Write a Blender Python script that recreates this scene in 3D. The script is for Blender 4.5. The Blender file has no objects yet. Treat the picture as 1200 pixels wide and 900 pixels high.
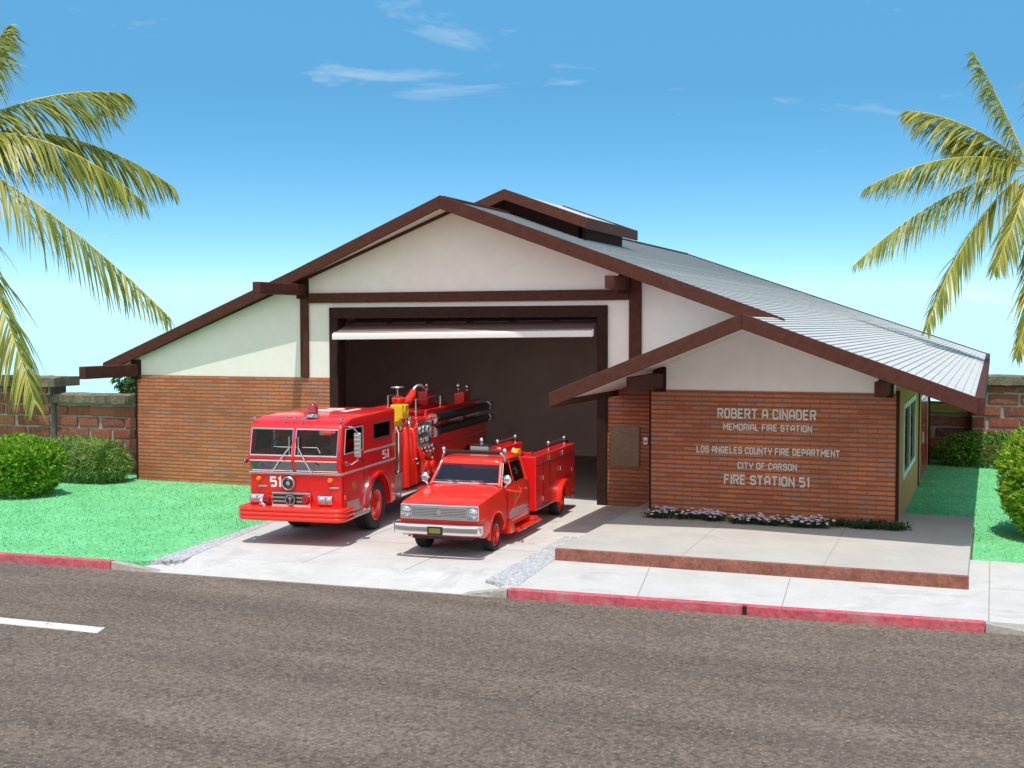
import bpy, bmesh, math, random
from mathutils import Vector, Matrix
R = math.radians
random.seed(51)
scene = bpy.context.scene
COL = scene.collection

# ------------------------------------------------------------------ materials
def new_mat(name):
    m = bpy.data.materials.new(name); m.use_nodes = True
    nt = m.node_tree
    return m, nt, nt.nodes['Principled BSDF']

def N(nt, typ, **kw):
    n = nt.nodes.new(typ)
    for k, v in kw.items():
        if k.startswith('_'): setattr(n, k[1:], v)
        else:
            key = k.replace('__', ' ')
            n.inputs[int(key[1:]) if key[0] == 'i' and key[1:].isdigit() else key].default_value = v
    return n

def ramp(nt, stops):
    n = nt.nodes.new('ShaderNodeValToRGB')
    e = n.color_ramp.elements
    while len(e) > 1: e.remove(e[-1])
    e[0].position = stops[0][0]; e[0].color = (*stops[0][1], 1)
    for p, c in stops[1:]:
        x = e.new(p); x.color = (*c, 1)
    return n

def mix(nt, fac, a, b, mode='MIX'):
    n = nt.nodes.new('ShaderNodeMix'); n.data_type = 'RGBA'; n.blend_type = mode
    L = nt.links
    for sock, val in ((n.inputs[0], fac), (n.inputs[6], a), (n.inputs[7], b)):
        if hasattr(val, 'links'): L.new(val, sock)
        elif isinstance(val, (int, float)): sock.default_value = val
        else: sock.default_value = (*val, 1)
    return n.outputs[2]

def bump(nt, h, strength, dist):
    b = nt.nodes.new('ShaderNodeBump'); b.inputs['Strength'].default_value = strength
    b.inputs['Distance'].default_value = dist
    nt.links.new(h, b.inputs['Height'])
    return b.outputs[0]

def plain(name, col, rough=.6, metal=0., coat=0., noise=0., nscale=6., bumpd=0., spec=.5):
    m, nt, p = new_mat(name)
    p.inputs['Roughness'].default_value = rough; p.inputs['Metallic'].default_value = metal
    p.inputs['Coat Weight'].default_value = coat; p.inputs['Coat Roughness'].default_value = .06
    p.inputs['Specular IOR Level'].default_value = spec
    p.inputs['Base Color'].default_value = (*col, 1)
    if noise or bumpd:
        tc = N(nt, 'ShaderNodeTexCoord')
        nz = N(nt, 'ShaderNodeTexNoise', Scale=nscale, Detail=6., Roughness=.65)
        nt.links.new(tc.outputs['Object'], nz.inputs['Vector'])
        if noise:
            r = ramp(nt, [(.3, tuple(c * (1 - noise) for c in col)), (.7, tuple(min(1, c * (1 + noise)) for c in col))])
            nt.links.new(nz.outputs['Fac'], r.inputs[0]); nt.links.new(r.outputs[0], p.inputs['Base Color'])
        if bumpd:
            nt.links.new(bump(nt, nz.outputs['Fac'], .6, bumpd), p.inputs['Normal'])
    return m

def brick_mat(name, axis, c1, c2, c3, mortar, bw, bh, ms):
    m, nt, p = new_mat(name); L = nt.links
    tc = N(nt, 'ShaderNodeTexCoord'); sp = N(nt, 'ShaderNodeSeparateXYZ'); cb = N(nt, 'ShaderNodeCombineXYZ')
    L.new(tc.outputs['Object'], sp.inputs[0])
    L.new(sp.outputs[axis], cb.inputs[0]); L.new(sp.outputs[2], cb.inputs[1])
    wob = N(nt, 'ShaderNodeTexNoise', Scale=5., Detail=2.)
    L.new(tc.outputs['Object'], wob.inputs['Vector'])
    vm = N(nt, 'ShaderNodeVectorMath', _operation='MULTIPLY_ADD'); vm.inputs[1].default_value = (.02, .014, 0)
    L.new(wob.outputs['Color'], vm.inputs[0]); L.new(cb.outputs[0], vm.inputs[2])
    bt = N(nt, 'ShaderNodeTexBrick', Scale=1.0)
    bt.inputs['Brick Width'].default_value = bw; bt.inputs['Row Height'].default_value = bh
    bt.inputs['Mortar Size'].default_value = ms; bt.inputs['Mortar Smooth'].default_value = .25
    bt.inputs['Color1'].default_value = (0, 0, 0, 1); bt.inputs['Color2'].default_value = (1, 1, 1, 1)
    bt.inputs['Mortar'].default_value = (.5, .5, .5, 1)
    L.new(vm.outputs[0], bt.inputs['Vector'])
    rp = ramp(nt, [(0., c1), (.45, c2), (.8, c2), (1., c3)])
    L.new(bt.outputs['Color'], rp.inputs[0])
    n1 = N(nt, 'ShaderNodeTexNoise', Scale=14., Detail=5.); L.new(tc.outputs['Object'], n1.inputs['Vector'])
    n2 = N(nt, 'ShaderNodeTexNoise', Scale=.8, Detail=4.); L.new(tc.outputs['Object'], n2.inputs['Vector'])
    fl = ramp(nt, [(.58, (0, 0, 0)), (.72, (1, 1, 1))]); L.new(n1.outputs['Fac'], fl.inputs[0])
    col = mix(nt, fl.outputs[0], rp.outputs[0], c3)
    d = ramp(nt, [(.3, (.78, .78, .8)), (.7, (1.12, 1.1, 1.06))]); L.new(n2.outputs['Fac'], d.inputs[0])
    col = mix(nt, 1., col, d.outputs[0], 'MULTIPLY')
    col = mix(nt, bt.outputs['Fac'], col, mix(nt, .55, col, mortar))
    # raked bed joints: a dark line under every course
    md = N(nt, 'ShaderNodeMath', _operation='WRAP'); md.inputs[1].default_value = bh; md.inputs[2].default_value = 0.
    sz = N(nt, 'ShaderNodeSeparateXYZ'); L.new(vm.outputs[0], sz.inputs[0]); L.new(sz.outputs[1], md.inputs[0])
    rl = ramp(nt, [(0, (1, 1, 1)), (.014, (1, 1, 1)), (.024, (0, 0, 0)), (bh - .012, (0, 0, 0)), (bh - .004, (1, 1, 1))]); L.new(md.outputs[0], rl.inputs[0])
    col = mix(nt, rl.outputs[0], col, mortar)
    L.new(col, p.inputs['Base Color']); p.inputs['Roughness'].default_value = .85
    inv = N(nt, 'ShaderNodeMath', _operation='MULTIPLY_ADD'); inv.inputs[1].default_value = -1.; L.new(bt.outputs['Fac'], inv.inputs[0])
    sc = N(nt, 'ShaderNodeMath', _operation='MULTIPLY'); sc.inputs[1].default_value = .3; L.new(n1.outputs['Fac'], sc.inputs[0])
    L.new(sc.outputs[0], inv.inputs[2])
    L.new(bump(nt, inv.outputs[0], .9, .012), p.inputs['Normal'])
    return m

def ground_mat(name, a, b, scale, grain, grain_amt, bumpd, rough=.9, stain=None, stain_scale=.6, fleck=None, stretch=None):
    m, nt, p = new_mat(name); L = nt.links
    tc = N(nt, 'ShaderNodeTexCoord')
    n1 = N(nt, 'ShaderNodeTexNoise', Scale=scale, Detail=6., Roughness=.6); L.new(tc.outputs['Object'], n1.inputs['Vector'])
    if stretch:
        mp = N(nt, 'ShaderNodeMapping'); mp.inputs['Scale'].default_value = stretch; L.new(tc.outputs['Object'], mp.inputs[0]); L.new(mp.outputs[0], n1.inputs['Vector'])
    n2 = N(nt, 'ShaderNodeTexNoise', Scale=grain, Detail=3., Roughness=.7); L.new(tc.outputs['Object'], n2.inputs['Vector'])
    r1 = ramp(nt, [(.3, a), (.7, b)]); L.new(n1.outputs['Fac'], r1.inputs[0])
    r2 = ramp(nt, [(.32, (1 - grain_amt,) * 3), (.68, (1 + grain_amt,) * 3)]); L.new(n2.outputs['Fac'], r2.inputs[0])
    col = mix(nt, 1., r1.outputs[0], r2.outputs[0], 'MULTIPLY')
    if stain:
        n3 = N(nt, 'ShaderNodeTexNoise', Scale=stain_scale, Detail=8., Roughness=.7, Distortion=.6); L.new(tc.outputs['Object'], n3.inputs['Vector'])
        r3 = ramp(nt, [(.52, (0, 0, 0)), (.75, (1, 1, 1))]); L.new(n3.outputs['Fac'], r3.inputs[0])
        col = mix(nt, r3.outputs[0], col, stain)
    if fleck:
        v = N(nt, 'ShaderNodeTexVoronoi', Scale=grain * .8); L.new(tc.outputs['Object'], v.inputs['Vector'])
        r4 = ramp(nt, [(.10, (1, 1, 1)), (.22, (0, 0, 0))]); L.new(v.outputs['Distance'], r4.inputs[0])
        col = mix(nt, r4.outputs[0], col, fleck)
    L.new(col, p.inputs['Base Color']); p.inputs['Roughness'].default_value = rough
    p.inputs['Specular IOR Level'].default_value = .25
    L.new(bump(nt, n2.outputs['Fac'], .8, bumpd), p.inputs['Normal'])
    return m

def island_mat(name, stops, rough=.85, bumpd=.01, nscale=18., blotch=None):
    """colour picked per loose piece (brick, leaf) of the mesh"""
    m, nt, p = new_mat(name); L = nt.links
    g = N(nt, 'ShaderNodeNewGeometry'); r = ramp(nt, stops)
    L.new(g.outputs['Random Per Island'], r.inputs[0])
    col = r.outputs[0]
    tc = N(nt, 'ShaderNodeTexCoord'); n1 = N(nt, 'ShaderNodeTexNoise', Scale=nscale, Detail=6., Roughness=.7)
    L.new(tc.outputs['Object'], n1.inputs['Vector'])
    if blotch:
        b = ramp(nt, [(.5, (0, 0, 0)), (.68, (1, 1, 1))]); L.new(n1.outputs['Fac'], b.inputs[0])
        col = mix(nt, b.outputs[0], col, blotch)
    L.new(col, p.inputs['Base Color']); p.inputs['Roughness'].default_value = rough
    p.inputs['Specular IOR Level'].default_value = .3
    if bumpd: L.new(bump(nt, n1.outputs['Fac'], .8, bumpd), p.inputs['Normal'])
    return m

def leaf_mat(name, stops, trans=.35, rough=.5):
    m, nt, p = new_mat(name); L = nt.links
    g = N(nt, 'ShaderNodeNewGeometry'); r = ramp(nt, stops)
    L.new(g.outputs['Random Per Island'], r.inputs[0])
    L.new(r.outputs[0], p.inputs['Base Color']); p.inputs['Roughness'].default_value = rough
    p.inputs['Specular IOR Level'].default_value = .35
    tr = N(nt, 'ShaderNodeBsdfTranslucent'); L.new(r.outputs[0], tr.inputs['Color'])
    mx = N(nt, 'ShaderNodeMixShader'); mx.inputs[0].default_value = trans
    L.new(p.outputs[0], mx.inputs[1]); L.new(tr.outputs[0], mx.inputs[2])
    L.new(mx.outputs[0], nt.nodes['Material Output'].inputs['Surface'])
    return m

def glass_mat(name, tint, ior=1.3):
    m, nt, p = new_mat(name); L = nt.links
    t = N(nt, 'ShaderNodeBsdfTransparent'); t.inputs[0].default_value = (*tint, 1)
    g = N(nt, 'ShaderNodeBsdfGlossy', Roughness=.02)
    f = N(nt, 'ShaderNodeFresnel', IOR=ior)
    mx = N(nt, 'ShaderNodeMixShader')
    L.new(f.outputs[0], mx.inputs[0]); L.new(t.outputs[0], mx.inputs[1]); L.new(g.outputs[0], mx.inputs[2])
    L.new(mx.outputs[0], nt.nodes['Material Output'].inputs['Surface'])
    return m

BR = dict(c1=(.43, .12, .05), c2=(.53, .175, .08), c3=(.36, .19, .145))
M = dict(
    brick_x=brick_mat('brick facing', 0, mortar=(.19, .095, .066), bw=.36, bh=.092, ms=.011, **BR),
    brick_y=brick_mat('brick flank', 1, mortar=(.19, .095, .066), bw=.36, bh=.092, ms=.011, **BR),
    white=plain('white stucco', (.82, .785, .765), .85, noise=.04, nscale=2.5, bumpd=.002),
    soffit=plain('soffit paint', (.70, .66, .62), .8, noise=.04),
    wood=plain('brown timber', (.080, .028, .020), .75, noise=.25, nscale=9., bumpd=.003, spec=.2),
    darkwood=plain('dark brown frame', (.036, .017, .015), .8, noise=.2, nscale=8., spec=.15),
    shingle_edge_shade=plain('shadow-toned butt ends', (.30, .31, .31), .9, noise=.2, nscale=10.),  # butt ends coloured darker to paint in the shadow gap under each course
    silver=plain('silver trim', (.62, .62, .63), .3, metal=.35),
    roof=ground_mat('roof shingles', (.44, .46, .455), (.52, .54, .53), 1.3, 26., .10, .004, .85),
    garage=plain('garage lining', (.72, .57, .53), .85, noise=.08, nscale=1.2),
    garagefloor=plain('garage floor', (.30, .27, .26), .7, noise=.15, nscale=2.),
    doorpanel=plain('raised door panel', (.16, .10, .09), .6, noise=.08),
    doorbar=plain('white door edge', (.8, .8, .82), .5, noise=.03),
    tan=plain('tan stucco', (.58, .26, .085), .85, noise=.12, nscale=3., bumpd=.004),
    winframe=plain('window frame paint', (.75, .75, .72), .5),
    curtain=plain('curtain', (.66, .68, .56), .9, noise=.1, nscale=4.),
    reddoor=plain('red door paint', (.45, .02, .02), .35, coat=.5),
    bronze=plain('bronze plaque', (.22, .155, .095), .5, metal=.25, noise=.25, nscale=14.),
    letters=plain('grey letters', (.66, .62, .58), .6),
    glass=glass_mat('clear glass', (.93, .95, .94)),
    tinted=glass_mat('tinted glass', (.60, .60, .76), 1.4),
    lowglass=glass_mat('lower glass', (.7, .75, .7), 2.6),
    red=plain('fire red paint', (.78, .012, .013), .34, coat=.6, spec=.35),
    brightred=plain('orange red paint', (.80, .024, .010), .34, coat=.6, spec=.35),
    redline=plain('dark seam', (.10, .004, .004), .6),
    chrome=plain('chrome', (.82, .83, .85), .12, metal=1.),
    dullchrome=plain('brushed metal', (.58, .59, .61), .35, metal=1., noise=.12, nscale=40., bumpd=.002),
    tread=plain('diamond plate', (.55, .55, .56), .4, metal=.9, noise=.3, nscale=45., bumpd=.006),
    rubber=plain('tyre rubber', (.022, .021, .022), .75, noise=.2, nscale=30.),
    black=plain('black plastic', (.012, .012, .013), .4),
    hose=plain('black hose', (.012, .012, .014), .28, coat=.3),
    maroon=plain('maroon seat', (.18, .03, .03), .6, noise=.15),
    yellow=plain('yellow paint', (.75, .48, .02), .4, coat=.4),
    amber=plain('amber lens', (.85, .22, .015), .2, coat=.8),
    redlens=plain('red lens', (.32, .004, .012), .12, coat=1.),
    lens=plain('headlamp lens', (.50, .52, .55), .18, metal=.75, coat=1., noise=.35, nscale=45.),
    whitepaint=plain('white lettering', (.85, .85, .84), .5),
    gold=plain('gold leaf', (.55, .30, .05), .4, metal=.6),
    plate=plain('number plate', (.16, .17, .03), .5),
    road=ground_mat('asphalt', (.108, .084, .067), (.172, .136, .108), 1.2, 18., .5, .014, .9, stretch=(.12, 1., 1.), stain=(.115, .092, .078), stain_scale=.7, fleck=(.29, .245, .205)),
    mark=ground_mat('road paint', (.56, .53, .49), (.70, .68, .64), 3., 22., .3, .006, .85, stain=(.30, .26, .22), stain_scale=7.),
    concrete=ground_mat('pale concrete', (.46, .455, .44), (.56, .55, .54), .9, 26., .06, .004, .9, stain=(.37, .365, .355), stain_scale=.9),
    porch=ground_mat('porch concrete', (.40, .38, .36), (.46, .445, .425), .9, 30., .05, .003, .9, stain=(.37, .355, .34)),
    gravel=ground_mat('white gravel', (.36, .375, .40), (.46, .475, .50), 3., 14., .35, .03, .95),
    joint=plain('concrete joint', (.30, .29, .28), .9),
    redkerb=ground_mat('red kerb paint', (.42, .075, .10), (.53, .125, .155), 2., 12., .25, .01, .85, stain=(.36, .24, .235), stain_scale=2.6),
    greykerb=ground_mat('bare kerb', (.30, .29, .27), (.40, .385, .36), 2., 14., .2, .01, .9),
    redcurb=ground_mat('red oxide edging', (.19, .075, .055), (.30, .125, .095), 5., 24., .25, .008, .9),
    turf=ground_mat('green turf', (.115, .43, .17), (.185, .57, .26), 1.1, 16., .34, .04, .9, stain=(.20, .62, .31), stain_scale=8.),
    blade=leaf_mat('turf blades', [(0, (.10, .42, .15)), (.5, (.17, .56, .24)), (1, (.28, .70, .38))], .3, .6),
    earth=ground_mat('earth', (.12, .10, .06), (.18, .15, .09), .3, 6., .2, .02),
    oldbrick=island_mat('old brick', [(0, (.20, .065, .045)), (.4, (.32, .095, .055)), (.7, (.17, .065, .055)), (1, (.44, .15, .07))], .92, .03, 9., (.24, .165, .135)),
    mortar=plain('grey mortar', (.32, .315, .30), .95, noise=.2, nscale=8., bumpd=.02),
    coping=ground_mat('weathered coping', (.125, .11, .08), (.25, .225, .165), 4., 22., .4, .03, .95, stain=(.085, .08, .045), stain_scale=3.),
    lichen=ground_mat('lichen coping', (.26, .21, .07), (.40, .31, .06), 5., 20., .35, .015, .95, stain=(.20, .18, .15), stain_scale=4.),
    leaf1=leaf_mat('bright leaves', [(0, (.10, .24, .012)), (.5, (.19, .42, .025)), (1, (.38, .58, .07))]),
    leaf2=leaf_mat('blade leaves', [(0, (.10, .20, .03)), (.5, (.19, .33, .06)), (1, (.34, .46, .14))]),
    leaf3=leaf_mat('hedge leaves', [(0, (.07, .17, .025)), (.5, (.13, .28, .045)), (1, (.25, .40, .09))]),
    leaf4=leaf_mat('yellow green leaves', [(0, (.13, .28, .012)), (.5, (.25, .46, .025)), (1, (.48, .62, .08))]),
    leaf5=leaf_mat('tree leaves', [(0, (.06, .14, .045)), (1, (.13, .26, .08))]),
    bark=plain('bark', (.12, .085, .055), .9, noise=.35, nscale=12., bumpd=.02),
    palmleaf=leaf_mat('palm leaflets', [(0, (.12, .16, .02)), (.45, (.22, .26, .04)), (.8, (.38, .38, .065)), (1, (.54, .45, .10))], .3, .38),
    rachis=plain('palm midrib', (.50, .42, .07), .5, noise=.15),
    palmtrunk=plain('palm trunk bark', (.24, .19, .14), .9, noise=.3, nscale=6., bumpd=.03),
    coconut=plain('orange coconut', (.62, .24, .03), .45, noise=.2),
    petal=island_mat('flower petals', [(0, (.75, .72, .78)), (.5, (.55, .38, .60)), (1, (.80, .78, .80))], .8, 0),
    flowerleaf=leaf_mat('flower leaves', [(0, (.035, .07, .03)), (1, (.08, .15, .06))]),
)

# ------------------------------------------------------------------ mesh builder
class MB:
    def __init__(s): s.v = []; s.f = []; s.sm = []; s.mi = []; s.cur = 0
    def face(s, idx, smooth=False): s.f.append(tuple(idx)); s.sm.append(smooth); s.mi.append(s.cur)
    def poly(s, pts, smooth=False):
        b = len(s.v); s.v += [tuple(p) for p in pts]; s.face(range(b, b + len(pts)), smooth); return s
    def box(s, x0, x1, y0, y1, z0, z1):
        x0, x1 = min(x0, x1), max(x0, x1); y0, y1 = min(y0, y1), max(y0, y1); z0, z1 = min(z0, z1), max(z0, z1)
        b = len(s.v)
        s.v += [(x0, y0, z0), (x1, y0, z0), (x1, y1, z0), (x0, y1, z0), (x0, y0, z1), (x1, y0, z1), (x1, y1, z1), (x0, y1, z1)]
        for q in ((0, 3, 2, 1), (4, 5, 6, 7), (0, 1, 5, 4), (1, 2, 6, 5), (2, 3, 7, 6), (3, 0, 4, 7)): s.face([b + i for i in q])
        return s
    def hexa(s, lo, hi):
        """two quads (four points each, same winding) joined into a solid"""
        b = len(s.v); n = len(lo); s.v += [tuple(p) for p in lo] + [tuple(p) for p in hi]
        s.face([b + i for i in range(n)][::-1]); s.face([b + n + i for i in range(n)])
        for i in range(n):
            j = (i + 1) % n; s.face([b + i, b + j, b + n + j, b + n + i])
        return s
    def prism(s, poly, axis, a, c):
        """poly of 2-D points; axis 'x': (y,z), 'y': (x,z), 'z': (x,y)"""
        f = {'x': lambda p, t: (t, p[0], p[1]), 'y': lambda p, t: (p[0], t, p[1]), 'z': lambda p, t: (p[0], p[1], t)}[axis]
        return s.hexa([f(p, a) for p in poly], [f(p, c) for p in poly])
    def bar(s, p, q, w, h, up=(0, 0, 1)):
        p = Vector(p); q = Vector(q); d = (q - p).normalized(); u = Vector(up)
        r = d.cross(u)
        if r.length < 1e-4: r = d.cross(Vector((1, 0, 0)))
        r.normalize(); u = r.cross(d)
        o = [r * w / 2 + u * h / 2, -r * w / 2 + u * h / 2, -r * w / 2 - u * h / 2, r * w / 2 - u * h / 2]
        return s.hexa([p + k for k in o], [q + k for k in o])
    def tube(s, pts, r, n=8, closed=False, caps=True):
        pts = [Vector(p) for p in pts]; k = len(pts)
        rs = r if isinstance(r, (list, tuple)) else [r] * k
        base = len(s.v); ref = None
        for i, p in enumerate(pts):
            a = pts[(i - 1) % k] if (closed or i > 0) else p
            c = pts[(i + 1) % k] if (closed or i < k - 1) else p
            t = (c - a).normalized()
            if ref is None:
                ref = t.cross(Vector((0, 0, 1)))
                if ref.length < .05: ref = t.cross(Vector((1, 0, 0)))
            ref = (ref - t * ref.dot(t)).normalized(); bn = t.cross(ref)
            for j in range(n):
                an = 2 * math.pi * j / n
                s.v.append(tuple(p + (ref * math.cos(an) + bn * math.sin(an)) * rs[i]))
        for i in range(k if closed else k - 1):
            i2 = (i + 1) % k
            for j in range(n):
                j2 = (j + 1) % n
                s.face([base + i * n + j, base + i * n + j2, base + i2 * n + j2, base + i2 * n + j], True)
        if caps and not closed:
            s.face([base + j for j in range(n)][::-1]); s.face([base + (k - 1) * n + j for j in range(n)])
        return s
    def lathe(s, prof, c, axis='z', n=20, a0=0., a1=360., ring=False):
        """prof: (radius, height along axis) pairs"""
        c = Vector(c); full = abs(a1 - a0) >= 359.9
        ax = {'x': (Vector((0, 1, 0)), Vector((0, 0, 1)), Vector((1, 0, 0))), 'y': (Vector((0, 0, 1)), Vector((1, 0, 0)), Vector((0, 1, 0))),
              'z': (Vector((1, 0, 0)), Vector((0, 1, 0)), Vector((0, 0, 1)))}[axis]
        b = len(s.v); m = n if full else n + 1
        for (r, h) in prof:
            for j in range(m):
                an = R(a0 + (a1 - a0) * j / n)
                s.v.append(tuple(c + ax[0] * r * math.cos(an) + ax[1] * r * math.sin(an) + ax[2] * h))
        for i in range(len(prof) - 1):
            for j in range(n):
                j2 = (j + 1) % m if full else j + 1
                s.face([b + i * m + j, b + i * m + j2, b + (i + 1) * m + j2, b + (i + 1) * m + j], True)
        if full and ring is False:
            if prof[0][0] > 1e-5: s.face([b + j for j in range(m)][::-1])
            if prof[-1][0] > 1e-5: s.face([b + (len(prof) - 1) * m + j for j in range(m)])
        return s
    def ball(s, c, r, n=12, sq=(1, 1, 1)):
        k = n // 2; c = Vector(c); b = len(s.v)
        for i in range(k + 1):
            th = math.pi * i / k
            for j in range(n):
                ph = 2 * math.pi * j / n
                s.v.append((c.x + r * sq[0] * math.sin(th) * math.cos(ph), c.y + r * sq[1] * math.sin(th) * math.sin(ph), c.z + r * sq[2] * math.cos(th)))
        for i in range(k):
            for j in range(n):
                j2 = (j + 1) % n
                s.face([b + i * n + j, b + (i + 1) * n + j, b + (i + 1) * n + j2, b + i * n + j2], True)
        return s
    def loft(s, secs, cap=True, smooth=True, closed=True):
        b = len(s.v); n = len(secs[0])
        for q in secs: s.v += [tuple(p) for p in q]
        for i in range(len(secs) - 1):
            for j in range(n if closed else n - 1):
                j2 = (j + 1) % n
                s.face([b + i * n + j, b + i * n + j2, b + (i + 1) * n + j2, b + (i + 1) * n + j], smooth)
        if cap:
            s.face([b + j for j in range(n)][::-1]); s.face([b + (len(secs) - 1) * n + j for j in range(n)])
        return s
    def mesh(s, name, fix=True, angle=40):
        me = bpy.data.meshes.new(name)
        me.from_pydata(s.v, [], s.f); 
        me.polygons.foreach_set('use_smooth', s.sm); me.polygons.foreach_set('material_index', s.mi)
        if fix:
            bm = bmesh.new(); bm.from_mesh(me)
            bmesh.ops.remove_doubles(bm, verts=bm.verts, dist=1e-6)
            bmesh.ops.recalc_face_normals(bm, faces=bm.faces); bm.to_mesh(me); bm.free()
        if any(s.sm): me.set_sharp_from_angle(angle=R(angle))
        me.update(); return me
    def build(s, name, mats, parent=None, bevel=0., seg=2, fix=True, angle=40, wn=True):
        me = s.mesh(name, fix, angle)
        for m in (mats if isinstance(mats, (list, tuple)) else [mats]): me.materials.append(M[m])
        o = bpy.data.objects.new(name, me); COL.objects.link(o)
        if parent: o.parent = parent
        if bevel:
            b = o.modifiers.new('bevel', 'BEVEL'); b.width = bevel; b.segments = seg; b.limit_method = 'ANGLE'; b.angle_limit = R(35)
            me.polygons.foreach_set('use_smooth', [True] * len(me.polygons))
            if wn:
                w = o.modifiers.new('wn', 'WEIGHTED_NORMAL'); w.keep_sharp = True
        return o

def apply_mods(o):
    dg = bpy.context.evaluated_depsgraph_get(); dg.update()
    me = bpy.data.meshes.new_from_object(o.evaluated_get(dg))
    o.modifiers.clear(); o.data = me

def carve(o, cutters):
    """cut solids out of an object and bake the result"""
    tmp = []
    for i, c in enumerate(cutters):
        t = bpy.data.objects.new('tool', c.mesh('tool')); COL.objects.link(t); tmp.append(t)
        b = o.modifiers.new('cut', 'BOOLEAN'); b.operation = 'DIFFERENCE'; b.object = t; b.solver = 'EXACT'
    # tools live in world space: the object must not be parented yet
    apply_mods(o)
    for t in tmp: bpy.data.objects.remove(t)
    return o

def tag(o, label=None, cat=None, group=None, kind=None):
    if label: o['label'] = label
    if cat: o['category'] = cat
    if group: o['group'] = group
    if kind: o['kind'] = kind
    return o

def thing(name, label, cat, loc=(0, 0, 0), rz=0., group=None):
    o = bpy.data.objects.new(name, None); COL.objects.link(o)
    o.location = loc; o.rotation_euler = (0, 0, rz); o.empty_display_size = .3
    return tag(o, label, cat, group)

def structure(o): o['kind'] = 'structure'; return o

# ------------------------------------------------------------------ stroke lettering
G = {
 'A': [[(0, 0), (0, 4.8), (1.2, 6), (2.8, 6), (4, 4.8), (4, 0)], [(0, 2.2), (4, 2.2)]],
 'B': [[(0, 0), (0, 6), (3.1, 6), (3.8, 5.3), (3.8, 3.9), (3.1, 3.2), (0, 3.2)], [(3.1, 3.2), (4, 2.4), (4, .8), (3.2, 0), (0, 0)]],
 'C': [[(4, 4.4), (4, 5.2), (3.2, 6), (.8, 6), (0, 5.2), (0, .8), (.8, 0), (3.2, 0), (4, .8), (4, 1.6)]],
 'D': [[(0, 0), (0, 6), (3, 6), (4, 5), (4, 1), (3, 0), (0, 0)]],
 'E': [[(3.8, 6), (0, 6), (0, 0), (3.8, 0)], [(0, 3.1), (3.3, 3.1)]],
 'F': [[(3.8, 6), (0, 6), (0, -.5)], [(0, 3), (3.3, 3)]],
 'G': [[(4, 4.4), (4, 5.2), (3.2, 6), (.8, 6), (0, 5.2), (0, .8), (.8, 0), (3.2, 0), (4, .8), (4, 2.9), (2.2, 2.9)]],
 'I': [[(0, -.5), (0, 6.5)]],
 'L': [[(0, 6.5), (0, 0), (3.6, 0)]],
 'M': [[(0, -.5), (0, 6), (2.4, 2.4), (4.8, 6), (4.8, -.5)]],
 'N': [[(0, -.5), (0, 6), (4, 0), (4, 6.5)]],
 'O': [[(0, .8), (0, 5.2), (.8, 6), (3.2, 6), (4, 5.2), (4, .8), (3.2, 0), (.8, 0), 'c']],
 'P': [[(0, -.5), (0, 6), (3.2, 6), (4, 5.2), (4, 3.4), (3.2, 2.6), (0, 2.6)]],
 'R': [[(0, -.5), (0, 6), (3.2, 6), (4, 5.2), (4, 3.6), (3.2, 2.8), (0, 2.8)], [(2.2, 2.8), (4, -.4)]],
 'S': [[(4, 4.6), (4, 5.2), (3.2, 6), (.8, 6), (0, 5.2), (0, 3.9), (.8, 3.1), (3.2, 3.1), (4, 2.3), (4, .8), (3.2, 0), (.8, 0), (0, .8), (0, 1.5)]],
 'T': [[(-.4, 6), (4.4, 6)], [(2, 6), (2, -.5)]],
 'U': [[(0, 6.5), (0, .8), (.8, 0), (3.2, 0), (4, .8), (4, 6.5)]],
 'Y': [[(0, 6.5), (0, 4), (1, 3), (3, 3), (4, 4), (4, 6.5)], [(2, 3), (2, -.5)]],
 '5': [[(4, 6), (0, 6), (0, 3.4), (3.2, 3.4), (4, 2.6), (4, .8), (3.2, 0), (0, 0)]],
 '1': [[(0, 5.2), (1.3, 6), (1.3, -.5)]],
}
def text_strokes(s):
    x = 0.; out = []
    for ch in s:
        if ch == ' ': x += 3.; continue
        g = G[ch]; w = max(p[0] for st in g for p in st if p != 'c')
        for st in g:
            cl = st[-1] == 'c'; pts = [(p[0] + x, p[1]) for p in st if p != 'c']; out.append((pts, cl))
        x += w + 2.1
    return out, x - 2.1
def lettering(mb, s, x0, x1, z0, z1, place, depth=.02, t=1.15):
    """strokes laid out between x0..x1, z0..z1; place(x, z, d) gives the 3-D point"""
    st, W = text_strokes(s)
    sx = (x1 - x0) / (W + t); sz = (z1 - z0) / (6 + t)
    for k, (pts, cl) in enumerate(st):
        n = len(pts); L = []; Rr = []
        for i in range(n):
            a = Vector(pts[(i - 1) % n]) if (cl or i > 0) else None
            c = Vector(pts[(i + 1) % n]) if (cl or i < n - 1) else None
            p = Vector(pts[i]); d1 = (p - a).normalized() if a is not None else None; d2 = (c - p).normalized() if c is not None else None
            if d1 is None: d1 = d2
            if d2 is None: d2 = d1
            n1 = Vector((-d1.y, d1.x)); n2 = Vector((-d2.y, d2.x)); m = (n1 + n2).normalized()
            sc = t / 2 / max(.35, m.dot(n1)); L.append(p + m * sc); Rr.append(p - m * sc)
        f = lambda q, d: place(x0 + (q.x + t / 2) * sx, z0 + (q.y + t / 2) * sz, d)
        dd = depth + .0006 * (k % 3)
        for i in range(n if cl else n - 1):
            j = (i + 1) % n
            mb.hexa([f(L[i], 0), f(L[j], 0), f(Rr[j], 0), f(Rr[i], 0)], [f(L[i], dd), f(L[j], dd), f(Rr[j], dd), f(Rr[i], dd)])
    return mb
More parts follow.
